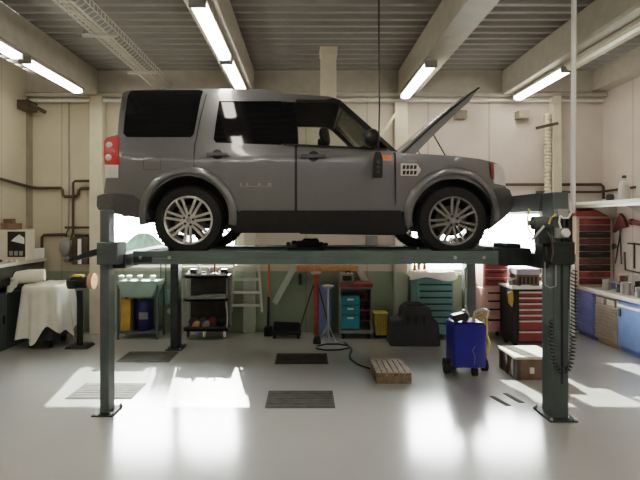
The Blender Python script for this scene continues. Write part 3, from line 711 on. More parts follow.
# wheels
def wheel(c3, s, k_rim, rot):
    R = .372; yo = YC + s*.945; c = Vector((c3[0], yo, c3[1])); d = -s   # d: inward direction
    prof = [(.262,.235),(.30,.25),(.358,.235),(.378,.20),(.381,.125),(.378,.05),(.358,.012),(.30,0),(.272,.006),(.262,.02)]
    mb = MB(); mb.lathe([(r_, d*h) for r_, h in prof], c, 'Y', n=56, caps=False)
    # tread blocks
    for k in range(48):
        a = 2*PI*k/48
        for h0 in (.035, .135):
            p0 = c + Vector((.381*math.cos(a), d*h0, .381*math.sin(a))); p1 = c + Vector((.381*math.cos(a+.03), d*(h0+.08), .381*math.sin(a+.03)))
            mb.bar(p0, p1, .022, .006, (math.cos(a), 0, math.sin(a)))
    for v in mb.bm.verts: v.co.z = max(v.co.z, ZR1+.001)
    w = mb.build('wheel', 'tyre', car)
    mb = MB()
    mb.lathe([(.268, d*.22), (.262, d*.018), (.267, d*.004), (.262, d*.0), (.246, d*.006), (.240, d*.03), (.246, d*.22)], c, 'Y', n=56, caps=False)
    for k in range(7):
        for e in (-1, 1):
            a = math.radians(rot) + 2*PI*k/7
            def pt(r_, off, h): return c + Vector((r_*math.cos(a)-off*math.sin(a), d*h, r_*math.sin(a)+off*math.cos(a)))
            pa = [pt(.05, e*.019, .028), pt(.15, e*.026, .022), pt(.25, e*.036, .010)]
            for q0, q1 in zip(pa, pa[1:]): mb.bar(q0, q1, .027, .03, (0, 1, 0))
    mb.lathe([(.074, d*.06), (.078, d*.03), (.066, d*.014), (.045, d*.012)], c, 'Y', n=28)
    mb.build('rim', k_rim, w, smooth=30)
    for k in range(5):
        a = math.radians(rot+90) + 2*PI*k/5; cc = c + Vector((.052*math.cos(a), 0, .052*math.sin(a)))
        MB().lathe([(.0145, d*.018), (.0135, d*.004), (.006, d*.002)], cc, 'Y', n=8).build('wheel_nut', 'black', w)
    MB().lathe([(.026, d*.012), (.022, d*.006)], c, 'Y', n=16).build('centre_cap', 'grey', w)
    mb = MB().lathe([(.17, d*.10), (.17, d*.13)], c, 'Y', n=32); mb.build('brake_disc', 'disc', w)
    a = math.radians(20); MB().bar(c+Vector((.13, d*.115, -.08)), c+Vector((.14, d*.115, .08)), .06, .08, (0,1,0)).build('brake_caliper', 'disc', w)
    MB().cyl(c+Vector((0, d*.14, 0)), c+Vector((0, d*.32, 0)), .07).build('wheel_hub', 'blackm', w)
for s in (-1, 1):
    wheel(WR, s, 'rim', 63); wheel(WF, s, 'rimdk', 84)
for c3 in (RW3, FW3):
    for s in (-1, 1): MB().box(c3[0]-.36, c3[0]+.36, YC+s*.62-.005, YC+s*.62+.005, ZB+.28, ZB+.80).build('inner_arch', 'blackm', car)

# ------------------------------------------------------------------ furniture helpers
def drawer_cabinet(name, label, cat, x0, x1, y0, y1, z0, z1, fracs, frame, front, hk='black', rails=None, hw=.5, group=None, castor=True, handle='bar', inset=.03, cab_k=None):
    t = thing(name, label, cat, ((x0+x1)/2, (y0+y1)/2, 0 if castor else z0), group)
    b_ = MB().box(x0, x1, y0, y1, z0, z1).build('carcass', frame, t, bevel=.008)
    tot = sum(fracs); z = z1-.03; hh = (z1-z0-.06)
    for i, fr in enumerate(fracs):
        dz = hh*fr/tot
        d = MB().box(x0+inset, x1-inset, y0-.018, y0, z-dz+.006, z-.006).build('drawer', front if not isinstance(front, list) else front[i % len(front)], t, bevel=.004)
        if handle == 'bar':
            xc = (x0+x1)/2; w_ = (x1-x0)*hw/2; zc = z-dz*.32
            MB().tube([(xc-w_, y0-.018, zc), (xc-w_+.01, y0-.045, zc), (xc+w_-.01, y0-.045, zc), (xc+w_, y0-.018, zc)], min(.014, dz*.2), 6).build('handle', hk, d)
        elif handle == 'rail':
            MB().box(x0+inset, x1-inset, y0-.032, y0-.018, z-.03, z-.008).build('handle', hk, d)
        z -= dz
    if castor:
        for cx in (x0+.07, x1-.07):
            for cy in (y0+.07, y1-.07):
                MB().cyl((cx-.015, cy, .05), (cx+.015, cy, .05), .05, n=14).box(cx-.02, cx+.02, cy-.02, cy+.02, .06, z0).build('castor', 'blackm', t)
    return t
# ---- right side wall bench (faces -X)
def side_unit(label, cat, y0, y1, kind):
    XF, z1 = 4.60, .77
    t = thing({'blue': 'drawer_unit', 'beige': 'drawer_unit', 'door': 'base_cabinet'}[kind], label, cat, (4.85, (y0+y1)/2, 0))
    fk = {'blue': 'blued', 'beige': 'beige', 'door': 'bluec'}[kind]
    MB().box(XF+.02, XR-.01, y0, y1, .07, z1).box(XF+.06, XR-.01, y0, y1, 0, .07).build('carcass', fk if kind != 'beige' else 'beige', t, bevel=.004)
    if kind == 'blue':
        for k in range(5):
            d = MB().box(XF, XF+.02, y0+.02, y1-.02, .09+.135*k, .21+.135*k).build('drawer', fk, t, bevel=.004)
            MB().box(XF-.014, XF, y0+.04, y1-.04, .19+.135*k, .205+.135*k).build('handle', 'blued', d)
    elif kind == 'beige':
        for k in range(10):
            z = .08+.052*k
            d = MB().box(XF, XF+.02, y0+.02, y1-.02, z, z+.044).build('drawer', 'beige', t, bevel=.003)
            MB().box(XF-.016, XF, y0+.03, y1-.03, z+.034, z+.044).build('handle', 'steel', d)
        MB().box(XF+.01, XF+.022, y0+.03, y1-.03, .62, .74).build('open_bay', 'crate', t)
        for k in range(2): MB().box(XF, XF+.015, y0+.06+k*.27, y0+.24+k*.27, .63, .72).build('bin_front', 'concrete', t)
    else:
        d = MB().box(XF, XF+.02, y0+.02, y1-.02, .09, .73).build('door', 'bluec', t, bevel=.004)
        MB().box(XF-.02, XF, y0+.03, y1-.03, .665, .70).build('handle', 'white', d)
        MB().box(XF-.012, XF, y1-.09, y1-.04, .52, .63).build('lock', 'greyd', d)
side_unit('violet-blue five-drawer unit under the right bench, beside the lift post', 'drawer unit', 7.99, 8.52, 'blue')
side_unit('beige narrow-drawer unit under the right bench between two blue units', 'drawer unit', 7.41, 7.97, 'beige')
side_unit('blue single-door cabinet under the right bench with a white handle', 'cabinet', 6.62, 7.39, 'door')
solo(MB().box(4.55, XR-.005, 5.8, YB-.005, .772, .83), 'worktop', 'concrete', 'long grey-beige worktop along the right wall', 'worktop', bevel=.006)
# red drawer cabinet standing on bench in the corner
t = drawer_cabinet('drawer_chest', 'tall dark red many-drawer chest standing on the corner bench', 'drawer chest', 4.46, 5.07, 8.26, 8.57, .832, 1.99, [1]*10, 'beige', ['redd', 'reddk', 'black', 'reddk', 'black', 'black', 'reddk', 'black'], 'pipe', hw=.4, castor=False, handle='bar', inset=.05)
MB().box(4.45, 5.08, 8.22, 8.57, 1.99, 2.08).build('top_tray', 'redc', t, bevel=.006)
solo(MB().box(4.86, 5.08, 7.98, 8.16, .832, .93), 'tool_case', 'blued', 'dark blue case on the bench beside the red chest', 'case', bevel=.01)
# shelf above
t = thing('wall_shelf', 'long pale wall shelf above the bench on the right wall', 'shelf', (4.8, 7.2, 2.18))
MB().box(4.52, XR-.005, 5.8, YB-.005, 2.18, 2.225).build('shelf_board', 'white', t, bevel=.004)
MB().box(4.545, 4.57, 5.82, YB-.02, 2.13, 2.18).build('edge_rail', 'alu', t)
for y in (6.2, 7.3, 8.2): MB().prism([(4.60, 2.18), (XR-.005, 2.18), (XR-.005, 1.95), (XR-.05, 1.95)], y-.01, y+.01).build('shelf_bracket', 'alu', t)
def bottle(x, y, z, r, h, label, k, cap='greyd', grp=None):
    t = thing('bottle', label, 'bottle', (x, y, z), grp)
    MB().lathe([(r*.95, 0), (r, .02), (r, h*.55), (r*.8, h*.68), (r*.35, h*.78), (r*.33, h*.9)], (x, y, z), n=16).build('bottle_body', k, t)
    MB().lathe([(r*.4, h*.9), (r*.4, h), (r*.3, h*1.02)], (x, y, z), n=12).build('cap', cap, t)
bottle(4.72, 7.42, 2.225, .075, .36, 'tall milky bottle on the right wall shelf, left of two', 'bottle')
bottle(4.84, 7.18, 2.225, .085, .34, 'wide milky bottle on the right wall shelf, right of two', 'bottle', 'white')
solo(MB().lathe([(.05, 0), (.06, .05), (.05, .09), (.03, .1)], (4.62, 7.6, 2.225), n=14), 'small_jar', 'greyd', 'small dark jar on the right wall shelf', 'jar')
# tools hung on the right wall
t = thing('hanging_clamp', 'dark red clamp with long handles hanging on the right wall', 'tool', (5.06, 8.0, 1.3))
MB().prism([(7.86, 1.82), (7.96, 1.98), (8.04, 2.04), (8.12, 1.90), (8.20, 1.78), (8.20, 1.72), (8.04, 1.80)], 5.03, 5.085, 'X').build('clamp_head', 'reddk', t, bevel=.008)
for a, c in ((8.02, 8.18), (8.06, 8.02)): MB().tube([(5.06, a, 1.84), (5.06, c, 1.22)], .012, 6).build('handle', 'black', t)
t = thing('hanging_puller', 'dark red bar tool hanging on the right wall at the photo edge', 'tool', (5.06, 7.6, 1.8))
MB().bar((5.06, 7.77, 1.90), (5.06, 7.4, 1.86), .05, .07).ball((5.06, 7.77, 1.9), .05).build('bar', 'reddk', t)
t = thing('tee_wrench', 'dark T-handled wrench hanging below the red bar tool', 'tool', (5.088, 7.7, 1.1))
MB().tube([(5.088, 7.75, 1.58), (5.088, 7.75, 1.18)], .014, 6).tube([(5.088, 7.62, 1.56), (5.088, 7.9, 1.56)], .014, 6).tube([(5.088, 7.98, 1.42), (5.088, 7.97, 1.14), (5.088, 7.55, 1.12), (5.088, 7.52, 1.4)], .012, 6).build('wrench', 'pipe', t)
solo(MB().ball((5.07, 8.22, 1.5), .03, .05, .04).tube([(5.07, 8.22, 1.5), (5.07, 8.28, 1.44)], .015, 6), 'wall_hook', 'pipe', 'small dark hook on the right wall left of the long handles', 'hook')
rnd = random.Random(3)
clut = [(4.72,7.85,.06,.16,'steel','bright metal can'),(4.80,7.62,.07,.12,'greyd','dark squat pot'),(4.92,7.75,.06,.22,'crate','brown tall tin'),(4.70,7.35,.07,.18,'steel','shiny metal canister'),(4.86,7.3,.06,.2,'black','black round can'),(4.74,7.08,.07,.14,'grey','grey open pot'),(4.95,7.45,.05,.25,'bottle','white slim can')]
for x, y, r_, h, k, nm in clut:
    t = thing('can', nm + ' among the clutter on the right bench', 'can', (x, y, .83), 'cans on the right bench')
    MB().lathe([(r_, 0), (r_, h), (r_*.9, h+.005), (r_*.85, h-.01)], (x, y, .831), n=16).build('can_body', k, t)
    MB().tube([(x-r_, y, .83+h*.7), (x-r_*1.3, y-.02, .83+h*1.05), (x+r_*1.2, y-.02, .83+h*1.15), (x+r_, y, .83+h*.7)], .006, 5).build('handle', 'steel', t)

# ---- cabinets along the back wall, right half
t = drawer_cabinet('tool_cabinet', 'tall pale teal drawer cabinet by the back wall with a cloth on top', 'tool cabinet', 1.78, 2.36, 8.0, 8.5, .10, 1.06, [1.1,1,1,1,1,1,1,1.6], 'tealc', 'tealc', 'greyd', hw=.75, handle='rail')
def drape(x0, x1, y0, y1, z, hang, name, k, label, cat, amp=.03, seed=1, fold=9):
    cx, cy, hx_, hy = (x0+x1)/2, (y0+y1)/2, (x1-x0)/2, (y1-y0)/2
    def f(u, v):
        t_ = u*2*PI
        c_, s_ = math.cos(t_), math.sin(t_)
        p = 3.2 + 0*v; sq = (abs(c_)**p + abs(s_)**p)**(-1/p)
        if v < .5:
            q = v*2; return Vector((cx+hx_*c_*sq*q, cy+hy*s_*sq*q, z+.012*math.sin(9*c_*q+seed)*math.sin(7*s_*q)+.02*(1-q)))
        q = (v-.5)*2; w = amp*q*(math.sin(fold*t_+seed)+.5*math.sin(fold*1.7*t_+seed*2))
        hh = hang(t_) if callable(hang) else hang
        return Vector((cx+(hx_+.02+w+.05*q)*c_*sq, cy+(hy+.02+w+.05*q)*s_*sq, z-.02*q-hh*q**1.05))
    mb = MB().grid(f, 97, 22); bmesh.ops.remove_doubles(mb.bm, verts=mb.bm.verts, dist=1e-4)
    o = solo(mb, name, k, label, cat, smooth=60)
    return o
drape(1.76, 2.40, 7.98, 8.46, 1.10, lambda t_: .09+.03*math.sin(4*t_), 'dust_cloth', 'cloth', 'cream cloth lying over the teal cabinet top', 'cloth', .012, 2, 7)
for i, (px, h) in enumerate(((412.5, .17), (418, .2), (424, .16))):
    x = wx(px, 7.92)
bottle(1.76, 8.1, 1.115, .03, .13, 'orange glass bottle on the cloth-covered teal cabinet, leftmost of three', 'orange', 'white', 'bottles on the teal cabinet')
bottle(1.84, 8.15, 1.125, .035, .15, 'orange glass bottle on the cloth-covered teal cabinet, middle of three', 'tan', 'white', 'bottles on the teal cabinet')
bottle(1.92, 8.1, 1.125, .03, .13, 'orange glass bottle on the cloth-covered teal cabinet, rightmost of three', 'orange', 'white', 'bottles on the teal cabinet')
drawer_cabinet('roller_cabinet', 'sun-tinted red four-drawer roller cabinet with black handles by the back wall', 'tool cabinet', 2.82, 3.27, 8.0, 8.45, .14, .84, [1,1,1,1.9], 'pinkred', 'pinkred', 'black', hw=.58)
drawer_cabinet('tool_chest', 'small red three-drawer tool chest standing on the sun-tinted red cabinet', 'tool chest', 2.84, 3.25, 8.02, 8.42, .842, 1.30, [1,1,1], 'pinkred', ['redc', 'redc', 'redc'], 'black', hw=.6, castor=False)
t = drawer_cabinet('drawer_cabinet', 'wide black cabinet with dark red drawers and steel rails behind the lift post', 'tool cabinet', 3.08, 3.83, 7.46, 7.94, .09, .90, [.8,.8,.8,.8,.8,1.5,1.5], 'black', 'redc', 'alu', handle='rail', inset=.09)
MB().box(3.06, 3.85, 7.43, 7.96, .90, .93).build('top', 'white', t, bevel=.005)
t = thing('parts_box', 'lilac and brown open box on the black and red cabinet', 'box', (3.40, 7.72, .93))
MB().box(3.20, 3.54, 7.58, 7.86, .931, 1.10).build('box_body', 'crate', t, bevel=.005)
MB().box(3.19, 3.55, 7.57, 7.87, 1.10, 1.19).build('box_top', 'lilac', t, bevel=.005)
mb = MB()
for k in range(5): mb.box(3.23+.06*k, 3.26+.06*k, 7.572, 7.582, .96, 1.07)
mb.build('slot', 'black', t)
for k, (x, y, w_, d_) in enumerate(((3.13, 7.46, .12, .10), (3.3, 7.46, .14, .08), (3.60, 7.5, .10, .1), (3.74, 7.54, .1, .1))):
    solo(MB().prism([(x-w_/2, y), (x+w_/2, y-.01), (x+w_/2-.02, y+d_), (x-w_/2+.01, y+d_-.01)], .931, .945+.006*k, 'Z'), 'paper_pad', 'white', ['white paper pad on the left corner of the black and red cabinet', 'white paper pad in front of the lilac box', 'white paper pad right of the lilac box', 'white paper pad by the striped rod'][k], 'paper', 'papers on the black and red cabinet')
t = thing('spray_gun', 'grey small spray gun standing on the black and red cabinet', 'tool', (3.14, 7.66, .93))
MB().cyl((3.14, 7.66, .931), (3.14, 7.66, 1.0), .03).build('cup', 'grey', t)
MB().bar((3.09, 7.66, 1.03), (3.20, 7.66, 1.03), .03).bar((3.11, 7.66, 1.03), (3.09, 7.66, .97), .025).build('gun_body', 'alu', t)
t = thing('striped_rod', 'red and white banded rod standing on the black and red cabinet', 'rod', (3.62, 7.74, .93))
for k in range(6): MB().cyl((3.62, 7.74, .932+.06*k), (3.62, 7.74, .992+.06*k), .022, n=10).build('band', 'redc' if k % 2 else 'white', t)
solo(MB().prism([(2.99, .86), (3.06, .88), (3.07, .76), (3.05, .64), (3.0, .70)], 7.38, 7.43), 'hanging_glove', 'yellowd', 'yellow glove hanging on the corner of the black and red cabinet', 'glove', bevel=.01)

# ---- blue waste-oil drainer
cx, cy = 2.03, 6.35
t = thing('oil_drainer', 'blue wheeled waste-oil drainer on the floor in front of the sun-tinted red cabinet', 'oil drainer', (cx, cy, 0))
MB().prism([(cx-.195,.10), (cx+.19,.10), (cx+.20,.14), (cx+.20,.62), (cx+.17,.66), (cx-.17,.66), (cx-.205,.62), (cx-.205,.14)], cy-.19, cy+.19).build('tank', 'blue', t, bevel=.03)
MB().tube([(cx+.04, cy-.2, .15), (cx+.05, cy-.2, .25), (cx+.02, cy-.2, .32), (cx+.05, cy-.2, .38)], .004, 5).build('level_gauge', 'grey', t)
for x, y, r_ in ((cx-.26, cy-.05, .095), (cx+.25, cy+.05, .08), (cx+.06, cy-.16, .05), (cx-.1, cy+.17, .05)):
    MB().cyl((x-.03, y, r_), (x+.03, y, r_), r_, n=20).cyl((x-.04, y, r_), (x+.04, y, r_), r_*.3, n=10).build('wheel', 'blackm', t)
MB().tube([(cx-.3, cy-.05, .095), (cx-.2, cy-.05, .11)], .012, 6).tube([(cx+.2, cy+.05, .11), (cx+.28, cy+.05, .08)], .012, 6).build('axle', 'steel', t)
MB().cyl((cx, cy, .66), (cx, cy, 1.32), .018, n=10).build('pole', 'chrome', t)
MB().cyl((cx+.02, cy+.06, .66), (cx+.02, cy+.06, 1.32), .008, n=8).build('drain_tube', 'chrome', t)
MB().lathe([(.03, .0), (.06, .04), (.05, .1), (.03, .14)], (cx-.03, cy-.05, .66), n=14).build('valve', 'steel', t)
MB().prism([(cx-.22,.70), (cx-.18,.66), (cx-.02,.69), (cx+.0,.74), (cx-.04,.78), (cx-.2,.74)], cy-.14, cy-.02).build('tray', 'black', t, bevel=.01)
MB().tube([(cx+.1, cy, .66), (cx+.12, cy, .76), (cx+.22, cy, .80), (cx+.28, cy, .78), (cx+.25, cy, .66), (cx+.21, cy, .6)], .022, 8).build('push_handle', 'cream', t)
MB().tube([(cx+.05, cy-.08, .68), (cx+.15, cy-.1, .76), (cx+.22, cy-.1, .70), (cx+.225, cy-.1, .5), (cx+.26, cy-.1, .4), (cx+.24, cy-.1, .28), (cx+.22, cy-.1, .22)], .018, 8).build('hose', 'yellow', t)

# ---- brown crate
t = thing('crate', 'low brown crate with sunlight painted on its lid beside the right lift post', 'crate', (2.77, 6.3, 0))
MB().box(2.53, 3.02, 6.03, 6.56, .0, .25).build('crate_body', 'crate', t, bevel=.006)
MB().box(2.515, 3.035, 6.015, 6.575, .25, .28).build('lid', 'cratetop', t, bevel=.005)
for y in (6.09, 6.27, 6.45): MB().box(2.515, 2.53, y-.02, y+.02, .01, .25).build('batten', 'greyd', t)
for x in (2.56, 2.99): MB().box(x-.02, x+.02, 6.012, 6.03, .01, .25).build('batten', 'greyd', t)
MB().box(2.70, 2.75, 6.02, 6.03, .08, .15).build('paper_label', 'white', t)
# ---- wooden step block
t = thing('wooden_block', 'low wooden slatted block lying on the floor in the middle', 'wooden block', (1.04, 6.17, 0))
for k in range(6):
    x = .83+k*.07; MB().box(x, x+.062, 5.88, 6.47, .09, .13).build('slat', 'wood', t, bevel=.004)
for y in (5.89, 6.14, 6.38): MB().box(.83, 1.245, y, y+.08, 0, .09).build('bearer', 'wood', t, bevel=.004)
for x in (.832, 1.23): MB().box(x, x+.013, 5.97, 6.38, .0, .09).build('side_board', 'crate', t)

# ---- middle back wall
t = thing('wall_hoist', 'orange wooden rail on two slanting pale struts at the back wall', 'bracket', (.37, 8.3, .6))
MB().box(wx(296,8.42), wx(358,8.42), 8.40, 8.52, wz(271.5,8.42), wz(265.5,8.42)).build('rail', 'woodo', t, bevel=.01)
MB().bar(P(297,262,8.5), P(274.5,303,8.56), .1, .05, (0,1,0)).build('strut', 'greenpale', t)
MB().bar(P(354,262,8.5), P(369,287,8.56), .1, .05, (0,1,0)).build('strut', 'greenpale', t)
solo(MB().box(wx(366,8.5), wx(378,8.5), 8.5, YB, wz(245.5,8.5), wz(235.5,8.5)).box(wx(368.5,8.5), wx(375.5,8.5), 8.485, 8.5, wz(243,8.5), wz(237.5,8.5)), 'socket_box', 'grey', 'grey socket box on the wall seen between the car wheels', 'socket', bevel=.006)
solo(MB().box(wx(298.5,8.5), wx(301.5,8.5), 8.52, YB-.01, wz(285,8.5), wz(274,8.5)), 'wall_clip', 'black', 'small black handle hanging on the green wall under the orange rail', 'clip', bevel=.005)
# teal small tool trolley
x0, x1 = wx(340, 8.1), wx(372, 8.1)
t = thing('tool_trolley', 'small tool trolley with bright teal drawers and dark open side', 'tool trolley', ((x0+x1)/2, 8.3, 0))
MB().box(x0, x1, 8.1, 8.5, .09, .14).box(x0, x1, 8.1, 8.5, .80, .84).box(x0, x0+.02, 8.1, 8.5, .14, .8).box(x1-.02, x1, 8.1, 8.5, .14, .8).box(x0, x1, 8.48, 8.5, .14, .8).build('carcass', 'grey', t)
MB().box(x0+.02, x0+.32, 8.13, 8.46, .16, .70).build('drawer_block', 'tealb', t)
for z0_, z1_ in ((.55,.69), (.40,.54), (.17,.39)):
    d = MB().box(x0+.025, x0+.315, 8.10, 8.13, z0_, z1_).build('drawer', 'tealb', t, bevel=.004)
    MB().box(x0+.12, x0+.22, 8.085, 8.10, z1_-.06, z1_-.035).build('handle', 'white', d)
MB().box(x0-.01, x1+.01, 8.08, 8.5, .84, .90).build('top_tray', 'redd', t, bevel=.006)
for z in (.28, .45, .62): MB().box(x0+.33, x1-.03, 8.13, 8.46, z, z+.02).build('shelf', 'redd', t)
for cx in (x0+.05, x1-.05):
    for cy in (8.14, 8.46): MB().cyl((cx-.015, cy, .045), (cx+.015, cy, .045), .045, n=12).build('castor', 'blackm', t)
t = thing('battery_charger', 'grey box with a dark front standing on the teal-drawer trolley', 'box', (wx(347,8.2), 8.25, .9))
MB().box(wx(340,8.15), wx(354,8.15), 8.15, 8.4, .902, 1.05).build('case', 'grey', t, bevel=.008)
MB().box(wx(342.5,8.15), wx(351.5,8.15), 8.143, 8.15, .94, 1.02).build('panel', 'black', t)
MB().tube([(wx(346,8.2), 8.2, 1.05), (wx(346,8.2), 8.2, 1.09), (wx(350,8.2), 8.2, 1.09), (wx(350,8.2), 8.2, 1.05)], .01, 6).build('handle', 'black', t)
rnd = random.Random(5)
for i in range(4):
    x = x0+.37+.05*(i % 2); z = (.30, .30, .47, .64)[i]
    solo(MB().lathe([(.025, 0), (.028, .06), (.015, .08), (.014, .11)], (x, 8.2, z+.001), n=10), 'spray_bottle', 'redc' if i % 2 else 'greyd', ['dark small can on the lower shelf of the teal-drawer trolley', 'red small can on the lower shelf of the teal-drawer trolley', 'dark small can on the middle shelf of the teal-drawer trolley', 'red small can on the upper shelf of the teal-drawer trolley'][i], 'can', 'cans in the trolley')
# yellow bin
t = thing('waste_bin', 'yellow plastic bin on the floor next to the teal-drawer trolley', 'bin', (wx(381,8.2), 8.25, 0))
xa, xb = wx(374.5,8.15), wx(387.5,8.15)
MB().prism([(xa+.015, .05), (xb-.015, .05), (xb+.0, .40), (xa-.0, .40)], 8.14, 8.38).build('bin_body', 'yellow', t, bevel=.012)
MB().box(xa-.012, xb+.012, 8.128, 8.39, .39, .415).build('rim', 'yellow', t, bevel=.005)
MB().prism([(xa+.02, 0), (xb-.02, 0), (xb-.015, .05), (xa+.015, .05)], 8.15, 8.37).build('base', 'blackm', t)
mb = MB()
for k in range(4): mb.box(xa+.04+.045*k, xa+.055+.045*k, 8.132, 8.142, .12, .32)
mb.build('slot', 'yellowd', t)
# dark stepped tank
Yk = 7.62
t = thing('parts_washer', 'dark grey stepped plastic tank on the floor before the teal cabinet', 'tank', (wx(416,Yk), Yk+.2, 0))
px = [(390,337),(441,337),(439.5,318),(437,311),(433,309),(431,299),(427,297),(405,297),(402.5,302),(401.5,309),(393,310.5),(390.5,313)]
pz = [(wx(a, Yk), max(0, wz(c, Yk)-wz(337, Yk))) for a, c in px]
MB().prism(pz, Yk, Yk+.34).build('tank_body', 'greyd', t, bevel=.03)
xq = wx(416, Yk)
MB().box(xq-.13, xq+.13, Yk+.05, Yk+.29, pz[7][1]-.005, pz[7][1]+.03).build('lid', 'black', t, bevel=.01)
for dx in (-.12, .0, .12): MB().box(xq+dx-.02, xq+dx+.02, Yk-.012, Yk+.002, .33, .46).build('grip', 'black', t, bevel=.006)
# red tripod pole
def tripod(label, xp, yb_, zt, k, spread, cat, kleg, zleg):
    t = thing('support_stand', label, cat, (xp, yb_, 0))
    MB().cyl((xp, yb_, .10 if k != 'rust' else .03), (xp, yb_, zt), .045 if k == 'rust' else .016, n=14).build('column', k, t)
    MB().lathe([(.05, 0), (.09, .03), (.09, .05), (.03, .06)], (xp, yb_, zt), n=14).build('head', 'alu', t)
    for a in (200, 320, 85):
        a = math.radians(a)
        MB().tube([(xp, yb_, zleg), (xp+spread*math.cos(a), yb_+spread*.4*math.sin(a), .012)], .011, 6).build('leg', kleg, t)
    return t
tripod('dark red transmission jack column on thin tripod legs at the back wall', wx(316,8.3), 8.28, 1.02, 'rust', .33, 'jack stand', 'pipe', .99)
tripod('thin steel lamp stand with small feet beside the red jack column', wx(328,7.95), 7.9, .85, 'steel', .16, 'stand', 'steel', .28)
solo(MB().box(wx(319,8.45), wx(331.5,8.45), 8.46, 8.54, .28, wz(281,8.45)), 'blue_board', 'bluec', 'upright blue board leaning on the wall behind the red jack column', 'board', bevel=.004)
bpy.data.objects['blue_board'].location.z = 0.0
bpy.data.objects['blue_board'].scale.z = 1.3
# cable on the floor
cab = [(374,369),(366,367.5),(357,364),(350,358.5),(350,354),(352,349),(348,345.5),(338,344),(326,344),(317,346.2),(316.5,348.6),(325,350),(340,349.6),(349,347.8),(348,345),(344,342)]
solo(MB().tube(resample([G(a, c, .012) for a, c in cab], 90), .011, 6), 'power_cord', 'black', 'black cable coiled on the floor by the lamp stand, running to the wooden block', 'cord')
t = thing('plug', 'black cable plug lying at the left of the coiled cable', 'plug', G(317, 343))
p = G(317, 343.5); MB().box(p.x-.06, p.x+.06, p.y-.05, p.y+.05, 0, .07).ball((p.x, p.y, .08), .05).build('plug_body', 'black', t, bevel=.01)

# ---- ladder, broom, creeper
t = thing('step_ladder', 'short aluminium ladder hanging against the green pilaster', 'ladder', P(246,312,8.4))
for a, c in (((236,238),(231.5,312)), ((257,238),(262,312))):
    MB().bar(P(*a, 8.42), P(*c, 8.42), .035, .05, (0,1,0)).build('rail', 'alu', t)
for yy in (253, 266, 279, 292, 305):
    f_ = (yy-238)/74; MB().box(wx(236-4.5*f_,8.42), wx(257+5*f_,8.42), 8.38, 8.45, wz(yy+1.5,8.42), wz(yy-.8,8.42)).build('rung', 'alu', t)
t = thing('broom', 'long orange-handled brush leaning on the back wall next to the ladder', 'broom', G(268, 333))
MB().tube([P(269,258,8.5), P(268.6,297,8.45)], .017, 8).build('handle', 'orangeh', t)
MB().tube([P(268.6,297,8.45), P(268,330,8.35)], .022, 8).build('grip', 'black', t)
MB().box(wx(264.5,8.35), wx(272,8.35), 8.28, 8.45, 0, .14).build('brush_head', 'blackm', t, bevel=.01)
t = thing('floor_grate', 'low black mesh creeper standing on its castors by the back wall', 'creeper', (wx(284,8.2), 8.2, 0))
xa, xb = wx(272,8.15), wx(301,8.15)
MB().prism([(xa, .06), (xb, .06), (xb-.02, .22), (xa+.02, .24)], 8.3, 8.34).box(xa, xb, 8.1, 8.34, .06, .1).build('deck', 'blackm', t, bevel=.006)
mb = MB()
for k in range(12): mb.tube([(xa+.02+k*.037, 8.3, .08), (xa+.03+k*.036, 8.295, .22)], .007, 5)
mb.build('mesh_bar', 'greyd', t)
for x in (xa+.04, xb-.04): MB().cyl((x-.02, 8.14, .035), (x+.02, 8.14, .035), .035, n=12).build('castor', 'blackm', t)

# ---- dark parts trolley
Y0 = 8.0; xa, xb = wx(184,Y0), wx(228,Y0)
t = thing('parts_trolley', 'dark three-tier parts trolley with white castors by the back wall', 'trolley', ((xa+xb)/2, 8.2, 0))
zt, zm, zl = wz(277,Y0), wz(300,Y0), wz(330,Y0)
for n_, z, k in (('top_shelf', zt, 'grey'), ('middle_shelf', zm, 'grey'), ('bottom_shelf', zl, 'greyd')):
    MB().box(xa, xb, Y0, 8.35, z-.02, z+.015).box(xa, xb, Y0, Y0+.012, z-.02, z+.05).build(n_, k, t)
for x in (xa, xb-.03):
    for y in (Y0, 8.32): MB().box(x, x+.03, y, y+.03, zl-.02, zt).build('upright', 'grey', t)
MB().box(xa, xb, 8.35, 8.36, zl, zt).build('back_panel', 'plate', t)
MB().tube([(xb-.02, Y0-.01, zl+.05), (xb+.0, Y0-.03, zl+.2), (xb-.03, Y0-.03, zm-.02)], .012, 6).build('hand_rail', 'alu', t)
for x in (xa+.06, xb-.06, xa+.32):
    MB().cyl((x-.015, Y0+.04, zl-.075), (x+.015, Y0+.04, zl-.075), .05, n=12).box(x-.02, x+.02, Y0+.02, Y0+.06, zl-.06, zl-.02).build('castor', 'white' if x > xa+.1 else 'blackm', t)
rnd = random.Random(11)
tools = [('white', 'white socket piece'), ('black', 'black drill body'), ('white', 'white small tin'), ('black', 'black clamp block'), ('grey', 'grey flange'), ('redc', 'red handled punch'), ('white', 'white cap'), ('black', 'black ratchet')]
for i, (k, nm) in enumerate(tools):
    x = xa+.05+i*.083; h = .05+.05*((i*7) % 3)
    if k == 'redc': mb = MB().cyl((x, 8.15, zt+.016), (x, 8.15, zt+.2), .014, n=8).box(x-.03, x+.03, 8.12, 8.18, zt+.016, zt+.05)
    elif k == 'black': mb = MB().box(x-.05, x+.04, 8.08, 8.18, zt+.016, zt+.016+h).cyl((x-.05, 8.1, zt+.05), (x+.06, 8.12, zt+.06), .022, n=10)
    else: mb = MB().lathe([(.035, 0), (.035, h*.7), (.02, h), (.015, h+.02)], (x, 8.1, zt+.016), n=12)
    solo(mb, 'tool_part', k, nm + ' on the top tier of the dark parts trolley', 'tool', 'tools on the dark trolley')
lows = [(.10,'greyd','dark round housing',.072), (.255,'crate','brown rusty cylinder',.07), (.41,'redd','dark red ribbed housing',.072), (.56,'black','black bracket casting',.07), (.18,'woodo','tan brake shoe',.055), (.34,'grey','grey pulley wheel',.055)]
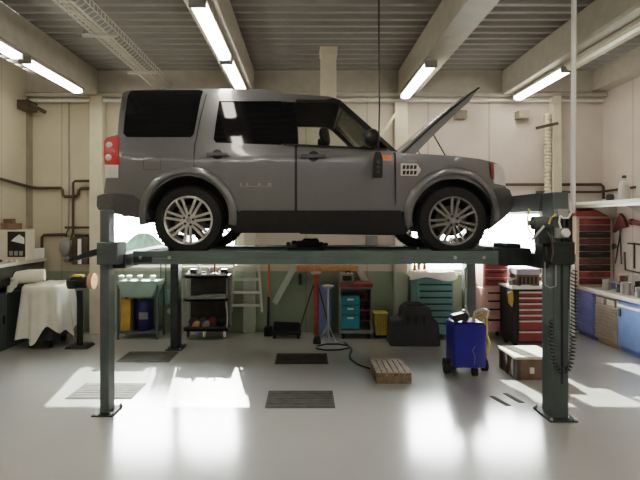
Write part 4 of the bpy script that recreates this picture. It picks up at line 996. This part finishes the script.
for i, (dx, k, nm, r_) in enumerate(lows):
    x = xa+dx; y = 8.24 if i < 4 else 8.075
    mb = MB().lathe([(r_*.6, -.06), (r_, -.05), (r_, -.01), (r_*.7, 0), (r_*.7, .03), (r_, .04), (r_, .06), (r_*.4, .08)], (x, y, zl+.016+r_), 'Y', n=16)
    solo(mb, 'engine_part', k, nm + ' on the bottom tier of the dark parts trolley', 'engine part', 'engine parts on the dark trolley')
solo(MB().prism([(xa+.1, zm+.015), (xb-.08, zm+.015), (xb-.05, zm+.06), (xa+.28, zm+.05)], 8.05, 8.3), 'sheet_panel', 'grey', 'grey metal panel lying on the middle tier of the dark parts trolley', 'panel', bevel=.004)

# ---- teal wash stand with drum behind left post
Y0 = 8.05; xa, xb = wx(117,Y0), wx(158,Y0)
t = thing('wash_stand', 'green-framed stand with a pale teal tray behind the near left lift post', 'stand', ((xa+xb)/2, 8.25, 0))
zt, zb = wz(281,Y0), wz(297,Y0)
MB().prism([(xa, zt), (xb, zt), (xb, zt-.06), (xb-.1, zb), (xa+.1, zb), (xa, zt-.06)], Y0, 8.45).build('tray', 'traygreen', t, bevel=.01)
for x in (xa, xb-.03):
    for y in (Y0+.0, 8.42): MB().box(x, x+.03, y, y+.03, 0, zt-.06 if y > 8.2 else zt-.06).build('leg', 'lift', t)
MB().box(xa+.03, xb-.03, Y0, 8.45, .10, .13).build('bottom_shelf', 'lift', t)
for i, px in enumerate((120, 128, 139, 152)):
    x = wx(px, 8.15); solo(MB().lathe([(.035, 0), (.045, .05), (.045, .07), (.03, .075)], (x, 8.2, zt+.001), n=14), 'cup', 'white', 'white small cup on the pale teal tray, ' + ('leftmost', 'second from left', 'third from left', 'rightmost')[i] + ' of four', 'cup', 'cups on the teal tray')
solo(MB().box(wx(120,8.1), wx(130,8.1), 8.12, 8.16, .131, wz(299,8.1)), 'folder_board', 'yellowd', 'ochre yellow board standing under the pale teal tray', 'board', bevel=.004)
solo(MB().box(wx(130.6,8.1), wx(132.8,8.1), 8.12, 8.3, .131, wz(300,8.1)), 'folder_board', 'greyd', 'dark grey board standing between the yellow board and blue drum', 'board', bevel=.004)
t = thing('oil_drum', 'dark blue drum with a pale label under the pale teal tray', 'drum', (wx(144,8.2), 8.25, .13))
r_ = .135; zc = wz(300, 8.2)-.131
MB().lathe([(r_*.96, 0), (r_, .015), (r_, zc*.33), (r_*1.03, zc*.35), (r_, zc*.37), (r_, zc*.64), (r_*1.03, zc*.66), (r_, zc*.68), (r_, zc-.01), (r_*.96, zc)], (wx(144,8.2), 8.25, .131), n=24).build('drum_body', 'bluedk', t)
MB().grid(lambda u, v: Vector((wx(144,8.2)+(r_+.004)*math.sin((u-.4)*1.1), 8.25-(r_+.004)*math.cos((u-.4)*1.1), .131+zc*(.38+.24*v))), 8, 2).build('drum_label', 'greymark', t)
solo(MB().box(wx(157,8.45), wx(167.5,8.45), 8.46, YB-.005, wz(305,8.45), wz(290.5,8.45)), 'wall_box', 'tealc', 'small pale teal box on the green wall left of the far lift post', 'box', bevel=.006)
for i, px in enumerate((161, 166, 171)):
    solo(MB().tube([P(px, 262, 8.5), P(px-.5+i*.4, 290-i*4, 8.53)], .012, 6), 'hanging_rod', 'lift', 'dark thin rod hanging above the pale teal wall box, ' + ('left', 'middle', 'right')[i] + ' of three', 'rod', 'rods above the teal wall box')
solo(MB().lathe([(.05, -.02), (.055, 0), (.03, .03)], (wx(169,8.5), 8.585, wz(312,8.5)), 'Y', n=14), 'hose_nozzle', 'white', 'small white round nozzle on the wall beside the far lift post', 'nozzle')

# ---- left corner: draped machine, grinder, wall gear
Ym = 7.65
t = thing('covered_machine', 'dark wheeled machine base under the white cloth', 'machine', (-4.0, 7.75, 0))
MB().box(-4.22, -3.80, 7.5, 8.05, .12, .88).build('machine_body', 'greyd', t, bevel=.01)
for x in (-4.15, -3.87):
    for y in (7.56, 7.98): MB().cyl((x-.02, y, .06), (x+.02, y, .06), .06, n=14).build('castor', 'blackm', t)
drape(-4.28, -3.72, 7.42, 8.12, .95, lambda t_: .72+.10*math.sin(3*t_+1.0)+.06*math.sin(7*t_), 'dust_sheet', 'cloth', 'white dust sheet draped to the floor over a machine at left', 'sheet', .045, 1.3, 8)
pr = P(17,287,7.6); 
t = thing('cloth_roll', 'white rolled cloth lying on the draped sheet at left', 'cloth roll', (-4.19, 7.55, .97))
MB().tube([(-4.42, 7.52, 1.05), (-4.2, 7.58, 1.08), (-3.99, 7.64, 1.09)], [.095, .10, .09], 16).build('roll', 'cloth', t)
MB().grid(lambda u, v: Vector((-4.44+.16*u, 7.45-.05*v, 1.04-.22*v*(1-.5*u)+.02*math.sin(9*u))), 6, 5).build('loose_end', 'cloth', t)
# pedestal grinder
gx, gy = wx(80,7.6), 7.6
t = thing('pedestal_grinder', 'black pedestal grinder with a tan wheel beside the draped sheet', 'grinder', (gx, gy, 0))
MB().cyl((gx, gy, .03), (gx, gy, .86), .045, n=16).build('pedestal', 'black', t)
MB().prism([(gx-.18, 0), (gx+.18, 0), (gx+.14, .04), (gx-.14, .04)], gy-.15, gy+.15).build('foot', 'black', t, bevel=.01)
MB().cyl((gx-.12, gy, .98), (gx+.12, gy, .98), .085, n=18).box(gx-.13, gx-.02, gy-.13, gy-.05, .90, 1.02).build('motor', 'black', t)
MB().cyl((gx+.15, gy, 1.0), (gx+.22, gy, 1.0), .12, n=24).build('grinding_wheel', 'tan', t)
MB().cyl((gx-.17, gy, .98), (gx-.13, gy, .98), .09, n=20).build('wire_wheel', 'greyd', t)
MB().box(gx-.10, gx+.05, gy-.05, gy+.05, 1.07, 1.10).build('top_tray', 'yellowd', t)
t = thing('wall_pump', 'dark wall-mounted box with a white vertical tube in the left corner', 'wall box', P(81,262,8.5))
MB().box(wx(73.5,8.5), wx(89.5,8.5), 8.42, YB-.005, wz(264,8.5), wz(237,8.5)).build('case', 'pipe', t, bevel=.01)
MB().cyl(P(79.5,264,8.38), P(79.5,239,8.38), .03, n=10).build('tube', 'white', t)
MB().box(wx(76,8.5), wx(87,8.5), 8.44, 8.58, wz(237,8.5), wz(234.5,8.5)).build('cap', 'black', t)
t = thing('hanging_bag', 'grey bag hanging on the wall left of the dark wall box', 'bag', P(65,262,8.45))
MB().ball(P(65,247,8.47), .10, .08, .16).ball(P(67,259,8.48), .055, .05, .06).build('bag_body', 'grey', t)
MB().tube([P(66,238,8.47), P(67,232,8.5), P(69,228,8.52)], .01, 6).build('strap', 'black', t)
# bench on the left wall
t = thing('wall_bench', 'grey workbench shelf fixed on the left wall', 'workbench', (-4.52, 7.7, 1.08))
MB().box(XL+.005, -4.33, 6.9, 8.35, 1.25, 1.30).build('bench_top', 'concrete', t, bevel=.005)
MB().box(XL+.005, -4.36, 6.92, 8.33, 1.08, 1.25).build('apron', 'plate', t, bevel=.005)
MB().box(XL+.005, -4.40, 6.95, 8.3, .96, 1.08).build('under_shelf', 'black', t)
t = thing('base_cupboard', 'dark green cupboard on the floor at the left photo edge', 'cupboard', (-4.62, 7.6, 0))
MB().box(XL+.005, -4.47, 6.9, 8.0, .0, .86).build('carcass', 'lift', t, bevel=.006)
for y in (6.95, 7.48): 
    d = MB().box(-4.47, -4.455, y, y+.49, .05, .82).build('door', 'lift', t, bevel=.004); MB().box(-4.455, -4.44, y+.40, y+.43, .4, .52).build('handle', 'black', d)
t = thing('machine_panel', 'pale machine with a dark picture panel standing on the left bench', 'machine', (-4.5, 7.75, 1.3))
MB().box(XL+.02, -4.31, 7.68, 7.95, 1.302, 1.78).build('case', 'cream', t, bevel=.008)
MB().box(wx(7.5,7.67), wx(25,7.67), 7.668, 7.68, wz(257,7.67), wz(231.5,7.67)).build('picture_panel', 'black', t)
MB().prism([(wx(11,7.66), wz(241,7.66)), (wx(24,7.66), wz(244,7.66)), (wx(24,7.66), wz(238,7.66)), (wx(19,7.66), wz(234.5,7.66)), (wx(14,7.66), wz(238,7.66))], 7.662, 7.668).build('picture_motif', 'white', t)
for k in range(3): MB().box(wx(9+5*k,7.66), wx(12.5+5*k,7.66), 7.662, 7.668, wz(255.5,7.66), wz(251,7.66)).build('picture_caption', 'grey', t)
solo(MB().box(-4.70, -4.48, 7.7, 7.9, 1.782, 1.88).box(-4.68, -4.56, 7.72, 7.86, 1.88, 1.95), 'tool_case', 'crate', 'dark brown case lying on top of the pale machine at left', 'case', bevel=.008)
for k in range(5): solo(MB().lathe([(.018, 0), (.02, .03), (.01, .035)], (-4.66+.08*k, 7.5, 1.301), n=10), 'small_pot', 'white' if k != 1 else 'black', ['white small pot at the far left in a row on the left bench', 'black small pot in the row on the left bench', 'white small pot in the middle of the row on the left bench', 'white small pot second from the right in the row on the left bench', 'white small pot at the right end of the row on the left bench'][k], 'pot', 'pots in a row on the left bench')
solo(MB().prism([(-4.40, 1.301), (-4.34, 1.301), (-4.34, 1.46), (-4.37, 1.47)], 7.97, 8.3), 'white_sheet', 'white', 'pale sheet standing at the right end of the left bench', 'sheet', bevel=.004)

# ------------------------------------------------------------------ light, world, camera
w = bpy.data.worlds.new('sky'); sc.world = w; w.use_nodes = True
nt = w.node_tree; bg = nt.nodes['Background']
tc = nt.nodes.new('ShaderNodeTexCoord'); sep = nt.nodes.new('ShaderNodeSeparateXYZ'); nt.links.new(tc.outputs['Generated'], sep.inputs[0])
rp = nt.nodes.new('ShaderNodeValToRGB'); rp.color_ramp.elements[0].color = (1, .98, .95, 1); rp.color_ramp.elements[1].color = (.97, .975, 1, 1)
rp.color_ramp.elements[0].position = .05; rp.color_ramp.elements[1].position = .7
nt.links.new(sep.outputs['Z'], rp.inputs[0]); nt.links.new(rp.outputs[0], bg.inputs['Color']); bg.inputs['Strength'].default_value = 48.0
sl = bpy.data.lights.new('sun', 'SUN'); sl.energy = 20; sl.angle = math.radians(.6); sl.color = (1, .95, .86)
so = bpy.data.objects.new('sun', sl); COL.objects.link(so)
so.rotation_euler = Vector((.18, -1, -.565)).to_track_quat('-Z', 'Y').to_euler()
cam = bpy.data.cameras.new('camera'); co = bpy.data.objects.new('camera', cam); COL.objects.link(co)
co.location = (0, 0, H); co.rotation_euler = (PI/2, 0, 0)
cam.sensor_width = 36; cam.lens = F/640*36; cam.shift_x = (320-VX)/640; cam.shift_y = (VY-240)/640
cam.clip_start = .05; cam.clip_end = 300
sc.camera = co
sc.cycles.use_denoising = True
sc.cycles.max_bounces = 8
sc.view_settings.view_transform = 'Filmic'; sc.view_settings.look = 'Medium High Contrast'
sc.view_settings.exposure = 0.05
